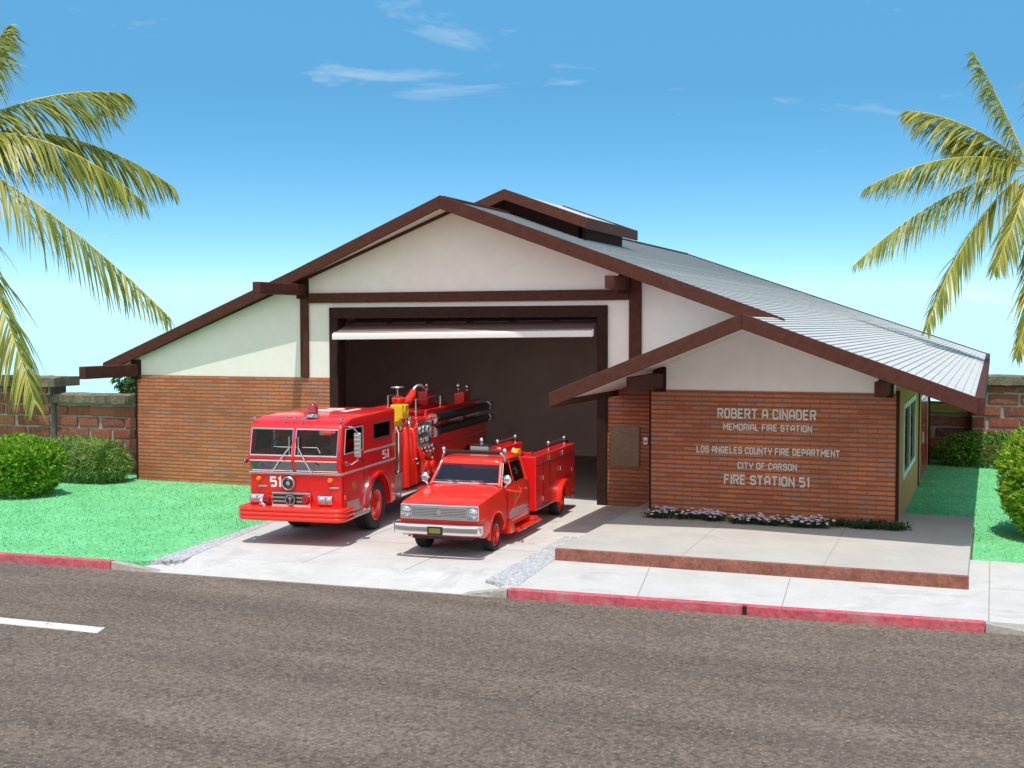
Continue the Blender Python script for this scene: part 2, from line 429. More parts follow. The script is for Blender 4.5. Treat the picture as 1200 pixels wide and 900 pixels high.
# ------------------------------------------------------------------ setting
def ky(x): return -9.68 + .048 * x           # road-side line of the kerb
Z_ROAD = -.13
def slab(name, mat, poly, z0, z1, kind='structure', parent=None, bevel=.012):
    o = MB().prism(poly, 'z', z0, z1).build(name, mat, parent, bevel=bevel)
    if kind: o['kind'] = kind
    return o
# ground sheet: a plateau that falls away behind the garden walls
mb = MB()
xs = [-160, -70, -30, 0, 15, 30, 60, 110, 190]; ys = [-120, -70, -30, -8, 2, 16, 29, 55, 95]
def gz(x, y):
    d = max(0, y - 29) + max(0, -70 - x) + max(0, x - 110) + max(0, -70 - y)
    return -.19 - .42 * d
mb.v = [(x, y, gz(x, y)) for y in ys for x in xs]
nx = len(xs)
for j in range(len(ys) - 1):
    for i in range(nx - 1): mb.face([j * nx + i, j * nx + i + 1, (j + 1) * nx + i + 1, (j + 1) * nx + i])
structure(mb.build('ground', 'earth'))
# road
slab('road', 'road', [(-70, -42), (90, -42), (90, ky(90) + .02), (-70, ky(-70) + .02)], -.20, Z_ROAD, bevel=0)
def dash(xa, xb, yy):
    structure(MB().prism([(xa, yy - .14 + .03 * xa), (xb, yy - .14 + .03 * xb), (xb - .1, yy + .14 + .03 * xb), (xa, yy + .14 + .03 * xa)], 'z', Z_ROAD + .001, Z_ROAD + .006).build('road_marking', 'mark'))
for xa, xb in ((5.6, 9.55), (-2.6, 1.4), (-11, -7), (21.6, 25.6), (30, 34)): dash(xa, xb, -13.12)
# kerb, painted red along both lawns, bare where it dips to the driveway
def kerb(xa, xb, mat, h0=0., h1=0., w=.16):
    lo = [(xa, ky(xa), -.19), (xb, ky(xb), -.19), (xb, ky(xb) + w, -.19), (xa, ky(xa) + w, -.19)]
    hi = [(xa, ky(xa) + .012, h0), (xb, ky(xb) + .012, h1), (xb, ky(xb) + w, h1), (xa, ky(xa) + w, h0)]
    return MB().hexa(lo, hi).build('kerb', mat, bevel=.018, seg=3)
for xa, xb, mt, a, b in ((-40, -3.2, 'redkerb', .008, .008), (-3.19, 1.9, 'redkerb', .008, .008), (1.91, 6.78, 'redkerb', .008, .008), (6.79, 7.75, 'greykerb', .006, -.11),
                         (13.2, 13.92, 'greykerb', -.11, .006), (13.93, 17.47, 'redkerb', .008, .008), (17.53, 20.7, 'redkerb', .008, .008),
                         (20.71, 21.5, 'greykerb', .006, -.11)):
    structure(kerb(xa, xb, mt, a, b))
ob = structure(MB().box(17.45, 17.55, ky(17.5) + .06, ky(17.5) + .16, -.19, .006).build('kerb', 'redkerb'))
MB().lathe([(.05, 0), (.05, .05)], (17.5, ky(17.5) + .02, -.06), 'y', 14).build('drain_hole', 'black', ob)
# driveway with its apron dipping to the road, sidewalk, lawns
mb = MB().prism([(7.3, ky(7.3) + .9), (13.5, ky(13.5) + .9), (13.5, -4.3), (13.86, -4.0), (13.86, .24), (12.6, .24), (12.6, .9), (5.7, .9), (6.2, -4.2)], 'z', -.18, 0)
mb.hexa([(6.9, ky(7) + .0, -.19), (14.0, ky(14), -.19), (13.5, ky(13.5) + .9, -.19), (7.3, ky(7.3) + .9, -.19)],
        [(7.2, ky(7.2), Z_ROAD + .012), (13.6, ky(13.6), Z_ROAD + .012), (13.5, ky(13.5) + .9, -.0005), (7.3, ky(7.3) + .9, -.0005)])
drive = structure(mb.build('driveway', 'concrete'))
for a, c in (((7.0, -6.1), (13.45, -5.9)), ((6.6, -2.6), (13.3, -2.6)), ((9.9, ky(9.9) + .9), (9.4, .3)), ((11.8, ky(11.8) + .9), (11.6, -2.6))):
    MB().bar((*a, .0), (*c, .0), .018, .004).build('pavement_joint', 'joint', drive)
pave = slab('pavement', 'concrete', [(13.75, ky(13.75) + .165), (60, ky(60) + .165), (60, -3.95), (20.0, -3.95), (13.6, -3.95)], -.18, -.002)
for a, c in (((15.9, ky(15.9) + .17), (15.5, -6.55)), ((18.0, ky(18) + .17), (17.8, -6.55)), ((20.75, ky(20.7) + .17), (20.75, -3.96)), ((20.76, -6.3), (26, -6.2))):
    MB().bar((*a, -.002), (*c, -.002), .016, .004).build('pavement_joint', 'joint', pave)
slab('lawn', 'turf', [(-40, ky(-40) + .165), (7.1, ky(7.1) + .165), (7.35, ky(7.35) + .3), (6.9, -4.5), (6.5, 0), (6.5, .2), (0, .2), (0, 1.2), (-40, 1.2)], -.18, .012, bevel=.02)
slab('lawn', 'turf', [(20.46, -3.94), (60, -3.94), (60, 12.2), (19.0, 12.2), (19.0, -.3), (20.46, -.3)], -.18, .010, bevel=.02)
def gravel(poly, z=.004):
    o = MB().prism(poly, 'z', -.17, z).build('gravel_strip', 'gravel'); o['kind'] = 'structure'
    return tag(o)
gravel([(7.36, ky(7.4) + .3), (7.86, ky(7.86) + .5), (7.02, -4.4), (6.62, 0), (6.51, 0), (6.91, -4.5)])
gravel([(13.36, ky(13.4) + .55), (13.98, ky(13.9) + .3), (13.80, -6.4), (13.46, -4.2), (13.22, -4.2)])
def pebbles(poly_fn, n, seed, label):
    """loose white stones on a gravel strip"""
    rng = random.Random(seed); mb = MB()
    for _ in range(n):
        x, y = poly_fn(rng); r = rng.uniform(.010, .022)
        b = len(mb.v); c = Vector((x, y, .004))
        for k in range(5):
            a = 6.283 * k / 5 + rng.random(); mb.v.append((x + r * math.cos(a), y + r * math.sin(a), .004))
        mb.v.append((x + rng.uniform(-.3, .3) * r, y + rng.uniform(-.3, .3) * r, .004 + r * .7))
        for k in range(5): mb.face([b + k, b + (k + 1) % 5, b + 5], True)
    o = mb.build('gravel', 'gravel', fix=False); o['kind'] = 'stuff'
    tag(o, label, 'gravel')
def lerp(a, b, t): return a + (b - a) * t
def strip_l(r):
    t = r.random(); s = r.random(); y = lerp(-9.0, -.2, t)
    xa = lerp(7.36, 6.91, (y + 9.1) / 4.6) if y < -4.5 else lerp(6.91, 6.51, (y + 4.5) / 4.5)
    xb = lerp(7.84, 7.02, (y + 9.1) / 4.7) if y < -4.4 else lerp(7.02, 6.62, (y + 4.4) / 4.4)
    return lerp(xa, xb, s), y
def strip_r(r):
    t = r.random(); s = r.random(); y = lerp(-8.5, -4.25, t)
    return lerp(lerp(13.36, 13.22, t), lerp(13.97, 13.46, t), s), y
pebbles(strip_l, 3000, 3, 'white gravel strip between the left lawn and the driveway')
pebbles(strip_r, 2600, 4, 'white gravel strip between the driveway and the red-edged porch')
# porch slab with its red oxide edging
porch = slab('porch', 'porch', [(13.84, -6.44), (20.44, -6.44), (20.44, -.28), (19.0, -.28), (19.0, 0.05), (13.84, .05)], -.0, .20, bevel=.012)
MB().box(13.82, 20.46, -6.52, -6.441, -.05, .205).build('porch_edging', 'redcurb', porch, bevel=.015)
for x in (16.0, 18.3):
    MB().bar((x, -6.43, .2), (x - .1, -1.85, .2), .012, .004).build('pavement_joint', 'joint', porch)

# ------------------------------------------------------------------ fire station
XR, ZR, SL, SR = 9.1, 6.88, .384, .362
def rz_(x): return ZR - (SL * (XR - x) if x < XR else SR * (x - XR))
def front_y(x):                                   # line of the front roof edge (a shallow prow)
    if x <= 4.9: return lerp(-.12, -.42, (x + 1.0) / 5.9)
    if x <= XR: return lerp(-.42, -.92, (x - 4.9) / (XR - 4.9))
    return lerp(-.92, -1.30, (x - XR) / (16.65 - XR))
st = thing('fire_station', 'low brick fire station with brown trimmed white gables and a grey shingled roof', 'fire station', (0, 0, 0))
D0, D1, DH = 5.97, 12.55, 4.30                    # garage opening
# brick walls
MB().box(0, D0 - .02, 0, .25, -.05, 2.75).build('brick_wall', 'brick_x', st)
MB().box(D1 + .02, 14.3, 0, .25, -.05, 2.75).build('brick_wall', 'brick_x', st)
MB().box(14.25, 19.05, -1.8, -1.6, .21, 2.70).build('brick_wall', 'brick_x', st)
MB().box(-.002, .25, .26, 22.4, -.05, 2.75).build('brick_wall', 'brick_y', st)
MB().box(14.252, 14.45, -1.59, -.005, .2, 2.70).build('brick_wall', 'brick_y', st)
MB().box(.26, 16, 22.2, 22.4, -.05, 3.2).build('rear_wall', 'tan', st)
# white stucco above the brick
mb = MB()
mb.prism([(.03, 2.752), (D0 - .02, 2.752), (D0 - .02, rz_(D0) - .12), (.03, rz_(.03) - .12)], 'y', .02, .24)
mb.prism([(D0 - .019, DH + .02), (D1 + .019, DH + .02), (D1 + .019, rz_(D1) - .12), (XR, ZR - .12), (D0 - .019, rz_(D0) - .12)], 'y', .02, .24)
mb.prism([(D1 + .02, 2.752), (19.0, 2.752), (19.0, rz_(19) - .12), (D1 + .02, rz_(D1) - .12)], 'y', .02, .24)
mb.build('gable_wall', 'white', st)
XA, YS, SLS = 16.62, -4.55, .405                  # apex and front of the small gable
def rzs(x): return rz_(XA) - SLS * (XA - x) if x < XA else rz_(x)
MB().prism([(14.27, 2.702), (19.03, 2.702), (19.03, rzs(19.03) - .12), (XA, rzs(XA) - .12), (14.27, rzs(14.27) - .12)], 'y', -1.785, -1.6).build('gable_wall', 'white', st)
# right flank: tan stucco with a window and a red door
w = MB().box(18.85, 19.048, -1.59, 11, .0, rz_(19.05) - .14).build('side_wall', 'tan')
carve(w, [MB().box(18.6, 19.3, .25, 4.2, .85, 2.35), MB().box(18.6, 19.3, 6.9, 9.9, -.3, 2.2)]); w.parent = st
MB().box(16, 18.85, 10.8, 11, 0, 3.2).build('rear_wall', 'tan', st)
MB().box(15.8, 16, 11, 22.2, 0, 3.9).build('rear_wall', 'tan', st)
wi = MB().box(19.049, 19.075, .22, 4.23, .82, .93).box(19.049, 19.075, .22, 4.23, 2.27, 2.38).box(19.049, 19.076, .22, .36, .931, 2.269).box(19.049, 19.076, 4.1, 4.23, .931, 2.269).box(19.049, 19.074, 2.14, 2.26, .931, 2.269)
wf = wi.build('window', 'winframe', st)
MB().box(19.036, 19.042, .3, 4.15, .9, 2.3).build('pane', 'glass', wf)
MB().box(19.015, 19.03, .26, 4.19, .86, 2.34).build('curtain', 'curtain', wf)
dr = MB().box(19.0, 19.055, 6.92, 9.88, .0, 2.18)
for k in range(2):
    for j in range(3): dr.box(19.04, 19.07, 7.1 + k * 1.45, 8.3 + k * 1.45, .2 + j * .66, .72 + j * .66)
dd = dr.build('door', 'reddoor', st, bevel=.01)
MB().bar((19.10, 7.15, .95), (19.10, 7.15, 1.25), .04, .04).build('handle', 'dullchrome', dd)
# corner boards and posts
def post(x0, x1, y0, y1, z0, z1, m='wood', nm='post'): return MB().box(x0, x1, y0, y1, z0, z1).build(nm, m, st, bevel=.012)
post(4.93, 5.15, -.05, .02, 2.76, 5.15); post(13.27, 13.55, -.05, .02, 2.76, 5.20)
post(-.06, .0, -.02, .2, 0, 2.72, 'darkwood', 'corner_board'); post(14.21, 14.25, -1.82, -1.6, .2, 2.70, 'darkwood', 'corner_board')
post(19.05, 19.10, -1.82, -1.55, .2, 2.75, 'darkwood', 'corner_board')
post(19.05, 19.075, 5.75, 5.95, .0, 3.05, 'darkwood'); post(19.05, 19.09, 10.75, 11.02, .0, 3.05, 'darkwood')
# cross beam over the garage and the outrigger beams carrying the rakes
MB().box(5.16, 13.26, -.055, .015, 4.57, 4.81).build('cross_beam', 'wood', st, bevel=.012)
def outrig(x, tip, y1, z0, z1, wd=.2):
    MB().box(x - wd / 2, x + wd / 2, tip, y1, z0, z1).build('outrigger_beam', 'wood', st, bevel=.02)
    if x < 19: MB().box(x - wd / 2 - .04, x + wd / 2 + .04, y1 - .02, y1 + .1, z0 - .08, z1 + .12).build('bearing_block', 'darkwood', st, bevel=.01)
outrig(-.02, -2.05, -.02, 2.72, 3.03); outrig(5.0, -2.05, -.06, 4.76, 5.03, .22); outrig(13.18, -1.25, -.06, 4.79, 5.07)
outrig(14.42, -3.9, -1.82, 2.74, 3.04); outrig(18.86, -3.2, -1.82, 2.70, 2.98)
# roof: overlapping shingle courses on a slab
def course_roof(name, x0, x1, n, zf, ya, yb, skip=None):
    mb = MB(); sgn = 1 if x1 > x0 else -1; rng = random.Random(7)
    for i in range(n):
        a = lerp(x0, x1, i / n); b_ = lerp(x0, x1, (i + 1) / n); j = rng.uniform(-.004, .004)
        za, zb = zf(a) + .004, zf(b_) + .024 + j * .5
        mb.poly([(a, ya(a), za), (b_, ya(b_), zb), (b_, yb(b_), zb), (a, yb(a), za)])
        zc = zf(b_) + .002
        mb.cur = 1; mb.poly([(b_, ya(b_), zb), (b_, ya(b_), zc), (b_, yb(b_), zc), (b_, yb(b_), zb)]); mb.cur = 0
    return mb
EX = 20.52
def EB(x): return 23.0 + .6 * max(0, x - XR)      # the rear edge runs slightly askew
nA = 58
mb = course_roof('roof', XR, XA, nA, rz_, front_y, EB)
mb2 = course_roof('roof', XA, EX, 30, rz_, lambda x: YS, EB)
o = len(mb.v); mb.v += mb2.v
for f, k in zip(mb2.f, mb2.mi): mb.cur = k; mb.face([i + o for i in f])
mb2 = course_roof('roof', XR, -1.0, 78, rz_, front_y, EB)
o = len(mb.v); mb.v += mb2.v
for f, k in zip(mb2.f, mb2.mi): mb.cur = k; mb.face([i + o for i in f][::-1])
roof = mb.build('roof', ['roof', 'shingle_edge_shade'], st, fix=False)
mb2 = course_roof('roof', XA, 13.05, 28, rzs, lambda x: YS, lambda x: 0.)
mb2.build('roof', ['roof', 'shingle_edge_shade'], st, fix=False)
mb = MB()                                         # ceiling boards under the roof
def under(pts, t0=.01, t1=.12): mb.hexa([(x, y, z - t1) for x, y, z in pts], [(x, y, z - t0) for x, y, z in pts])
under([(-1.0, front_y(-1) + .03, rz_(-1)), (4.9, front_y(4.9) + .03, rz_(4.9)), (XR, front_y(XR) + .03, ZR), (XR, EB(XR), ZR), (-1.0, EB(0), rz_(-1))])
under([(XR, front_y(XR) + .03, ZR), (XA, front_y(XA) + .03, rz_(XA)), (XA, EB(XA), rz_(XA)), (XR, EB(XR), ZR)])
under([(XA, YS + .03, rz_(XA)), (EX, YS + .03, rz_(EX)), (EX, EB(EX), rz_(EX)), (XA, EB(XA), rz_(XA))])
under([(13.05, YS + .03, rzs(13.05)), (XA, YS + .03, rzs(XA)), (XA, 0, rzs(XA)), (13.05, 0, rzs(13.05))])
mb.build('soffit', 'soffit', st)
# fascia boards along the rakes, eaves and ridge
def fascia(pts, hi=.06, lo=.23, th=.07, nm='fascia', m='wood', ydir=1):
    mb = MB()
    for (x0, y0, z0), (x1, y1, z1) in zip(pts[:-1], pts[1:]):
        mb.hexa([(x0, y0, z0 - lo), (x1, y1, z1 - lo), (x1, y1 + th, z1 - lo), (x0, y0 + th, z0 - lo)],
                [(x0, y0, z0 + hi), (x1, y1, z1 + hi), (x1, y1 + th, z1 + hi), (x0, y0 + th, z0 + hi)])
    return mb.build(nm, m, st, bevel=.012)
fascia([(-1.0, front_y(-1), rz_(-1)), (4.9, front_y(4.9), rz_(4.9)), (XR, front_y(XR), ZR)])
MB().hexa([(.2, -.02, rz_(.2) - .20), (XR, -.02, ZR - .20), (XR, .02, ZR - .20), (.2, .02, rz_(.2) - .20)], [(.2, -.02, rz_(.2) - .121), (XR, -.02, ZR - .121), (XR, .02, ZR - .121), (.2, .02, rz_(.2) - .121)]).build('wall_trim', 'wood', st)
mb = MB()
xe = 16.85
mb.hexa([(XR, front_y(XR), ZR - .24), (XA - .1, front_y(XA) - .0, rz_(XA - .1) - .24), (XA - .1, front_y(XA) + .07, rz_(XA - .1) - .24), (XR, front_y(XR) + .07, ZR - .24)],
        [(XR, front_y(XR), ZR + .07), (XA - .1, front_y(XA), rz_(XA - .1) + .07), (XA - .1, front_y(XA) + .07, rz_(XA - .1) + .07), (XR, front_y(XR) + .07, ZR + .07)])
mb.hexa([(XA - .1, front_y(XA), rz_(XA - .1) - .24), (xe, front_y(XA), rz_(xe) - .02), (xe, front_y(XA) + .07, rz_(xe) - .02), (XA - .1, front_y(XA) + .07, rz_(XA - .1) - .24)],
        [(XA - .1, front_y(XA), rz_(XA - .1) + .07), (xe, front_y(XA), rz_(xe) + .06), (xe, front_y(XA) + .07, rz_(xe) + .06), (XA - .1, front_y(XA) + .07, rz_(XA - .1) + .07)])
mb.build('fascia', 'wood', st, bevel=.01)
fascia([(13.02, YS - .02, rzs(13.02)), (XA, YS - .02, rzs(XA))], .06, .22)
fascia([(XA, YS - .02, rzs(XA)), (EX, YS - .02, rz_(EX))], .06, .22)
fascia([(-1.0, EB(0) - .07, rz_(-1)), (XR, EB(XR) - .07, ZR), (EX, EB(EX) - .07, rz_(EX))], .06, .23)
def eave(x, y0, y1, z, w=.16):
    MB().box(x - w / 2, x + w / 2, y0, y1, z - .24, z + .06).build('fascia', 'wood', st, bevel=.02)
eave(EX + .03, YS + .055, EB(EX) - .075, rz_(EX)); eave(-1.03, -.04, EB(0) - .075, rz_(-1.0), .08); eave(13.0, YS + .055, -.0, rzs(13.0), .05)
MB().bar((XR, front_y(XR) + .08, ZR + .03), (XR, EB(XR) - .1, ZR + .03), .16, .05).build('ridge_cap', 'wood', st)
# raised ridge vent
rv = MB()
V0, V1, VX, VH = 3.0, 7.7, 2.2, .58
vz = lambda x: rz_(x) + VH
for s, sl in ((-1, SL), (1, SR)):
    a, b_ = XR, XR + s * VX
    rv.hexa([(a, V0 + .06, vz(a) - .10), (b_, V0 + .06, vz(b_) - .10), (b_, V1 - .06, vz(b_) - .10), (a, V1 - .06, vz(a) - .10)],
            [(a, V0 + .06, vz(a) - .01), (b_, V0 + .06, vz(b_) - .01), (b_, V1 - .06, vz(b_) - .01), (a, V1 - .06, vz(a) - .01)])
vo = rv.build('ridge_vent', 'roof', st)
mb = MB()
for y in (V0, V1 - .06):
    mb.prism([(XR - VX, vz(XR - VX) - .25), (XR, vz(XR) - .25), (XR + VX, vz(XR + VX) - .25), (XR + VX, vz(XR + VX) + .03), (XR, vz(XR) + .03), (XR - VX, vz(XR - VX) + .03)], 'y', y, y + .06)
for s in (-1, 1): mb.box(XR + s * VX - .03, XR + s * VX + .03, V0 + .061, V1 - .061, vz(XR + s * VX) - .25, vz(XR + s * VX) + .03)
mb.build('vent_fascia', 'wood', vo, bevel=.01)
mb = MB()
for s in (-1, 1):
    x = XR + s * (VX - .35); mb.box(x - .05, x + .05, V0 + .6, V1 - .5, rz_(x) - .1, vz(x) - .08)
mb.prism([(XR - 2.0, rz_(XR - 2) - .1), (XR + 2.0, rz_(XR + 2) - .1), (XR + 2.0, vz(XR + 2) - .1), (XR, vz(XR) - .1), (XR - 2.0, vz(XR - 2) - .1)], 'y', V0 + .6, V0 + .66)
mb.build('vent_louvre', 'darkwood', vo)
# garage: frame, raised door and the bay behind it
mb = MB()
mb.box(5.75, 5.98, -.07, .35, 0, 4.19).box(12.54, 12.77, -.07, .35, 0, 4.19).box(5.75, 12.77, -.071, .35, 4.191, 4.46)
mb.build('door_frame', 'darkwood', st, bevel=.015)
gd = MB()
ya, za0, yb_, zb0 = -.30, 3.74, 1.1, 4.20
def dp(x, t, off): return (x, lerp(ya, yb_, t), lerp(za0, zb0, t) + .012 * (x - 6) + off)
gd.hexa([dp(6.02, 0, .05), dp(12.5, 0, .05), dp(12.5, 1, .05), dp(6.02, 1, .05)], [dp(6.02, 0, .10), dp(12.5, 0, .10), dp(12.5, 1, .10), dp(6.02, 1, .10)])
for k in range(6):
    xa = 6.2 + k * 1.06
    gd.hexa([dp(xa, .45, .10), dp(xa + .9, .45, .10), dp(xa + .9, .9, .10), dp(xa, .9, .10)], [dp(xa, .45, .125), dp(xa + .9, .45, .125), dp(xa + .9, .9, .125), dp(xa, .9, .125)])
gdo = gd.build('garage_door', 'doorpanel', st, bevel=.01)
mb = MB(); mb.hexa([dp(5.98, -.03, -.05), dp(12.53, -.03, -.05), dp(12.53, .05, -.05), dp(5.98, .05, -.05)], [dp(5.98, -.03, .085), dp(12.53, -.03, .085), dp(12.53, .05, .105), dp(5.98, .05, .105)])
mb.build('door_edge', 'doorbar', gdo, bevel=.02)
sec_ = [(.30, 0), (15.0, 0), (15.0, 4.45), (3.3, 4.45), (.30, 3.32)]
mb = MB(); mb.prism(sec_, 'y', 9.7, 9.8)
for (xa, za), (xb, zb) in zip(sec_[1:], sec_[2:] + sec_[:1]):
    d = Vector((xb - xa, zb - za)).normalized() * .001; nx_, nz_ = d.y * 80, -d.x * 80
    mb.hexa([(xa, .31, za), (xb, .31, zb), (xb + nx_, .31, zb + nz_), (xa + nx_, .31, za + nz_)], [(xa, 9.699, za), (xb, 9.699, zb), (xb + nx_, 9.699, zb + nz_), (xa + nx_, 9.699, za + nz_)])
mb.box(.31, 5.74, .255, .30, 0, 3.3).box(3.3, 5.74, .255, .30, 3.3, 4.45).box(12.78, 15, .255, .30, 0, 4.45)
mb.build('bay_lining', 'garage', st)
MB().box(.3, 15.0, .9, 9.75, -.1, .004).build('bay_floor', 'garagefloor', st)
# plaque, bell push, lettering
pl = MB().box(12.84, 13.52, -.035, -.001, .88, 1.78).build('plaque', 'bronze', st, bevel=.012)
mb = MB()
for k in range(3): mb.lathe([(.07, -.006), (.07, 0)], (12.98 + k * .2, -.036, 1.62), 'y', 14)
for k in range(7): mb.box(12.93, 13.43 - .05 * (k % 3), -.040, -.0345, 1.40 - k * .07, 1.425 - k * .07)
mb.build('relief', 'bronze', pl)
be = MB().box(13.60, 13.70, -.03, -.001, 1.38, 1.55).build('bell_push', 'dullchrome', st, bevel=.01)
MB().lathe([(.022, -.02), (.022, 0)], (13.65, -.03, 1.46), 'y', 12).build('button', 'black', be)
for s, x0, x1, z0, z1 in (('ROBERT A CINADER', 15.62, 17.56, 2.15, 2.355), ('MEMORIAL FIRE STATION', 15.74, 17.48, 1.915, 2.05), ('LOS ANGELES COUNTY FIRE DEPARTMENT', 15.20, 18.02, 1.445, 1.585),
                          ('CITY OF CARSON', 16.03, 17.20, 1.15, 1.285), ('FIRE STATION 51', 15.76, 17.44, .83, 1.03)):
    mb = lettering(MB(), s, x0, x1, z0, z1, lambda x, z, d: (x, -1.8005 - d, z), .022, 1.36)
    mb.build('lettering', 'letters', st, fix=False)

# ------------------------------------------------------------------ garden walls of big old bricks
def old_wall(parent, x0, x1, y, h, name='brick_wall', bl=.78, bh=.305, depth=.4, seed=1):
    rng = random.Random(seed); mb = MB(); z = .02; row = 0; m = .05
    while z + bh * .6 < h:
        hh = min(bh, h - z) - m; x = x0 - (row % 2) * bl / 2
        while x < x1:
            a, b_ = max(x, x0) + m / 2, min(x + bl + rng.uniform(-.08, .08), x1) - m / 2
            if b_ - a > .08:
                j = [rng.uniform(-.014, .014) for _ in range(10)]; d = rng.uniform(0, .03)
                lo = [(a + j[0], y - d, z + j[1]), (b_ + j[2], y - d + j[8], z + j[3]), (b_, y + depth, z), (a, y + depth, z)]
                hi = [(a + j[4], y - d + j[9], z + hh + j[5]), (b_ + j[6], y - d, z + hh + j[7]), (b_, y + depth, z + hh), (a, y + depth, z + hh)]
                mb.hexa(lo, hi)
            x = x + bl if x >= x0 else x0 + bl / 2
        z += bh; row += 1
    w = mb.build(name, 'oldbrick', parent, bevel=.022, seg=2)
    MB().box(x0 + .01, x1 - .01, y + .03, y + depth - .03, -.15, h - .01).build('mortar', 'mortar', w)
    return w
def cope(parent, x0, x1, y0, y1, z0, z1, mat='coping', seed=2):
    rng = random.Random(seed); mb = MB(); x = x0
    while x < x1 - .05:
        xe_ = min(x + rng.uniform(1.1, 1.7), x1); n = 6; secs = []
        for k in range(n + 1):
            xx = lerp(x + .008, xe_ - .008, k / n); w_ = lambda s=.018: rng.uniform(-s, s)
            secs.append([(xx, y0 + w_(), z0 + w_()), (xx, y0 + w_(), z1 - .04 + w_()), (xx, lerp(y0, y1, .3) + w_(), z1 + w_()), (xx, y1 + w_(), z1 - .02 + w_()), (xx, y1, z0)])
        mb.loft(secs, True, False); x = xe_
    return mb.build('coping', mat, parent)
gw = thing('garden_wall', 'old brick garden wall with grey mossy coping left of the station', 'wall', (-4.5, 1.15, 0))
def loc(parent): return parent.location
def shift(o, p):                                   # keep world position when parenting to a moved empty
    o.matrix_parent_inverse = Matrix.Translation(-Vector(p.location))
for o_ in (old_wall(gw, -3.75, .0, 1.2, 1.92, seed=5), cope(gw, -4.0, -.02, 1.05, 1.75, 1.90, 2.16, seed=6),
           old_wall(gw, -12, -3.78, 1.0, 2.36, 'brick_pier', seed=8, depth=.7), cope(gw, -12, -3.45, .82, 1.85, 2.34, 2.62, seed=9)): shift(o_, gw)
gw2 = thing('garden_wall', 'old brick garden wall with yellow lichen on its coping right of the station', 'wall', (20.3, 12.3, 0))
for o_ in (old_wall(gw2, 17.6, 20.7, 12.5, 1.45, seed=15, bl=.78, bh=.33), cope(gw2, 17.6, 20.8, 12.3, 13.1, 1.43, 1.72, 'lichen', seed=16),
           old_wall(gw2, 20.2, 26, 11.9, 2.30, 'brick_pier', seed=18, bl=.86, bh=.34, depth=.8), cope(gw2, 20.12, 26, 11.75, 12.9, 2.28, 2.56, seed=19)): shift(o_, gw2)
# ------------------------------------------------------------------ vehicles: x right, y to the rear, z up, front axle at y = 0
def wheel(parent, x, y, r, wdt, rim, paint, side=1, bolts=8, name='wheel'):
    """x: outer face of the tyre; side +1 for the x+ flank"""
    P = lambda pr: [(a, h * side) for a, h in pr]
    mb = MB().lathe(P([(rim, -wdt + .02), (r * .88, -wdt), (r * .965, -wdt + .02), (r, -wdt + .05), (r, -wdt * .62), (r - .012, -wdt * .61), (r - .012, -wdt * .57), (r, -wdt * .56), (r, -wdt * .40), (r - .012, -wdt * .39), (r - .012, -wdt * .35), (r, -wdt * .34),
                       (r, -.05), (r * .965, -.018), (r * .90, 0), (r * .78, .004), (rim * 1.10, -.006), (rim * 1.0, -.02), (rim, -wdt + .02)]), (x, y, r), 'x', 36, ring=True)
    t = mb.build(name, 'rubber', parent, angle=28)
    mb = MB().lathe(P([(rim * 1.01, -wdt * .7), (rim * 1.02, -.016), (rim * .96, -.008), (rim * .90, -.02), (rim * .84, -.06), (rim * .60, -.05), (rim * .5, -.04), (rim * .34, -.035), (rim * .32, .012), (rim * .24, .028), (0, .030)]), (x, y, r), 'x', 28)
    for k in range(bolts):
        a = 6.283 * k / bolts
        mb.lathe(P([(.016, -.05), (.016, -.018), (0, -.015)]), (x, y + rim * .46 * math.cos(a), r + rim * .46 * math.sin(a)), 'x', 6)
    for k in range(6):
        a = 6.283 * (k + .5) / 6; mb.ball((x - side * .052, y + rim * .72 * math.cos(a), r + rim * .72 * math.sin(a)), rim * .085, 6, (.25, 1, 1))
    mb.build('rim', paint, t, angle=25)
    return t

def loop_pts(c, n=4): return c
def pane(parent, pts, mat='glass', nm='window', frame='chrome', fr=.016, off=(0, 0, 0), nfr='frame'):
    """a thin pane with a raised frame round it"""
    pts = [Vector(p) for p in pts]; nrm = (pts[1] - pts[0]).cross(pts[-1] - pts[0]).normalized() * .004
    g = MB().hexa([p - nrm for p in pts], [p + nrm for p in pts]).build(nm, mat, parent)
    if frame: MB().tube(pts, fr, 6, closed=True).build(nfr, frame, g)
    return g

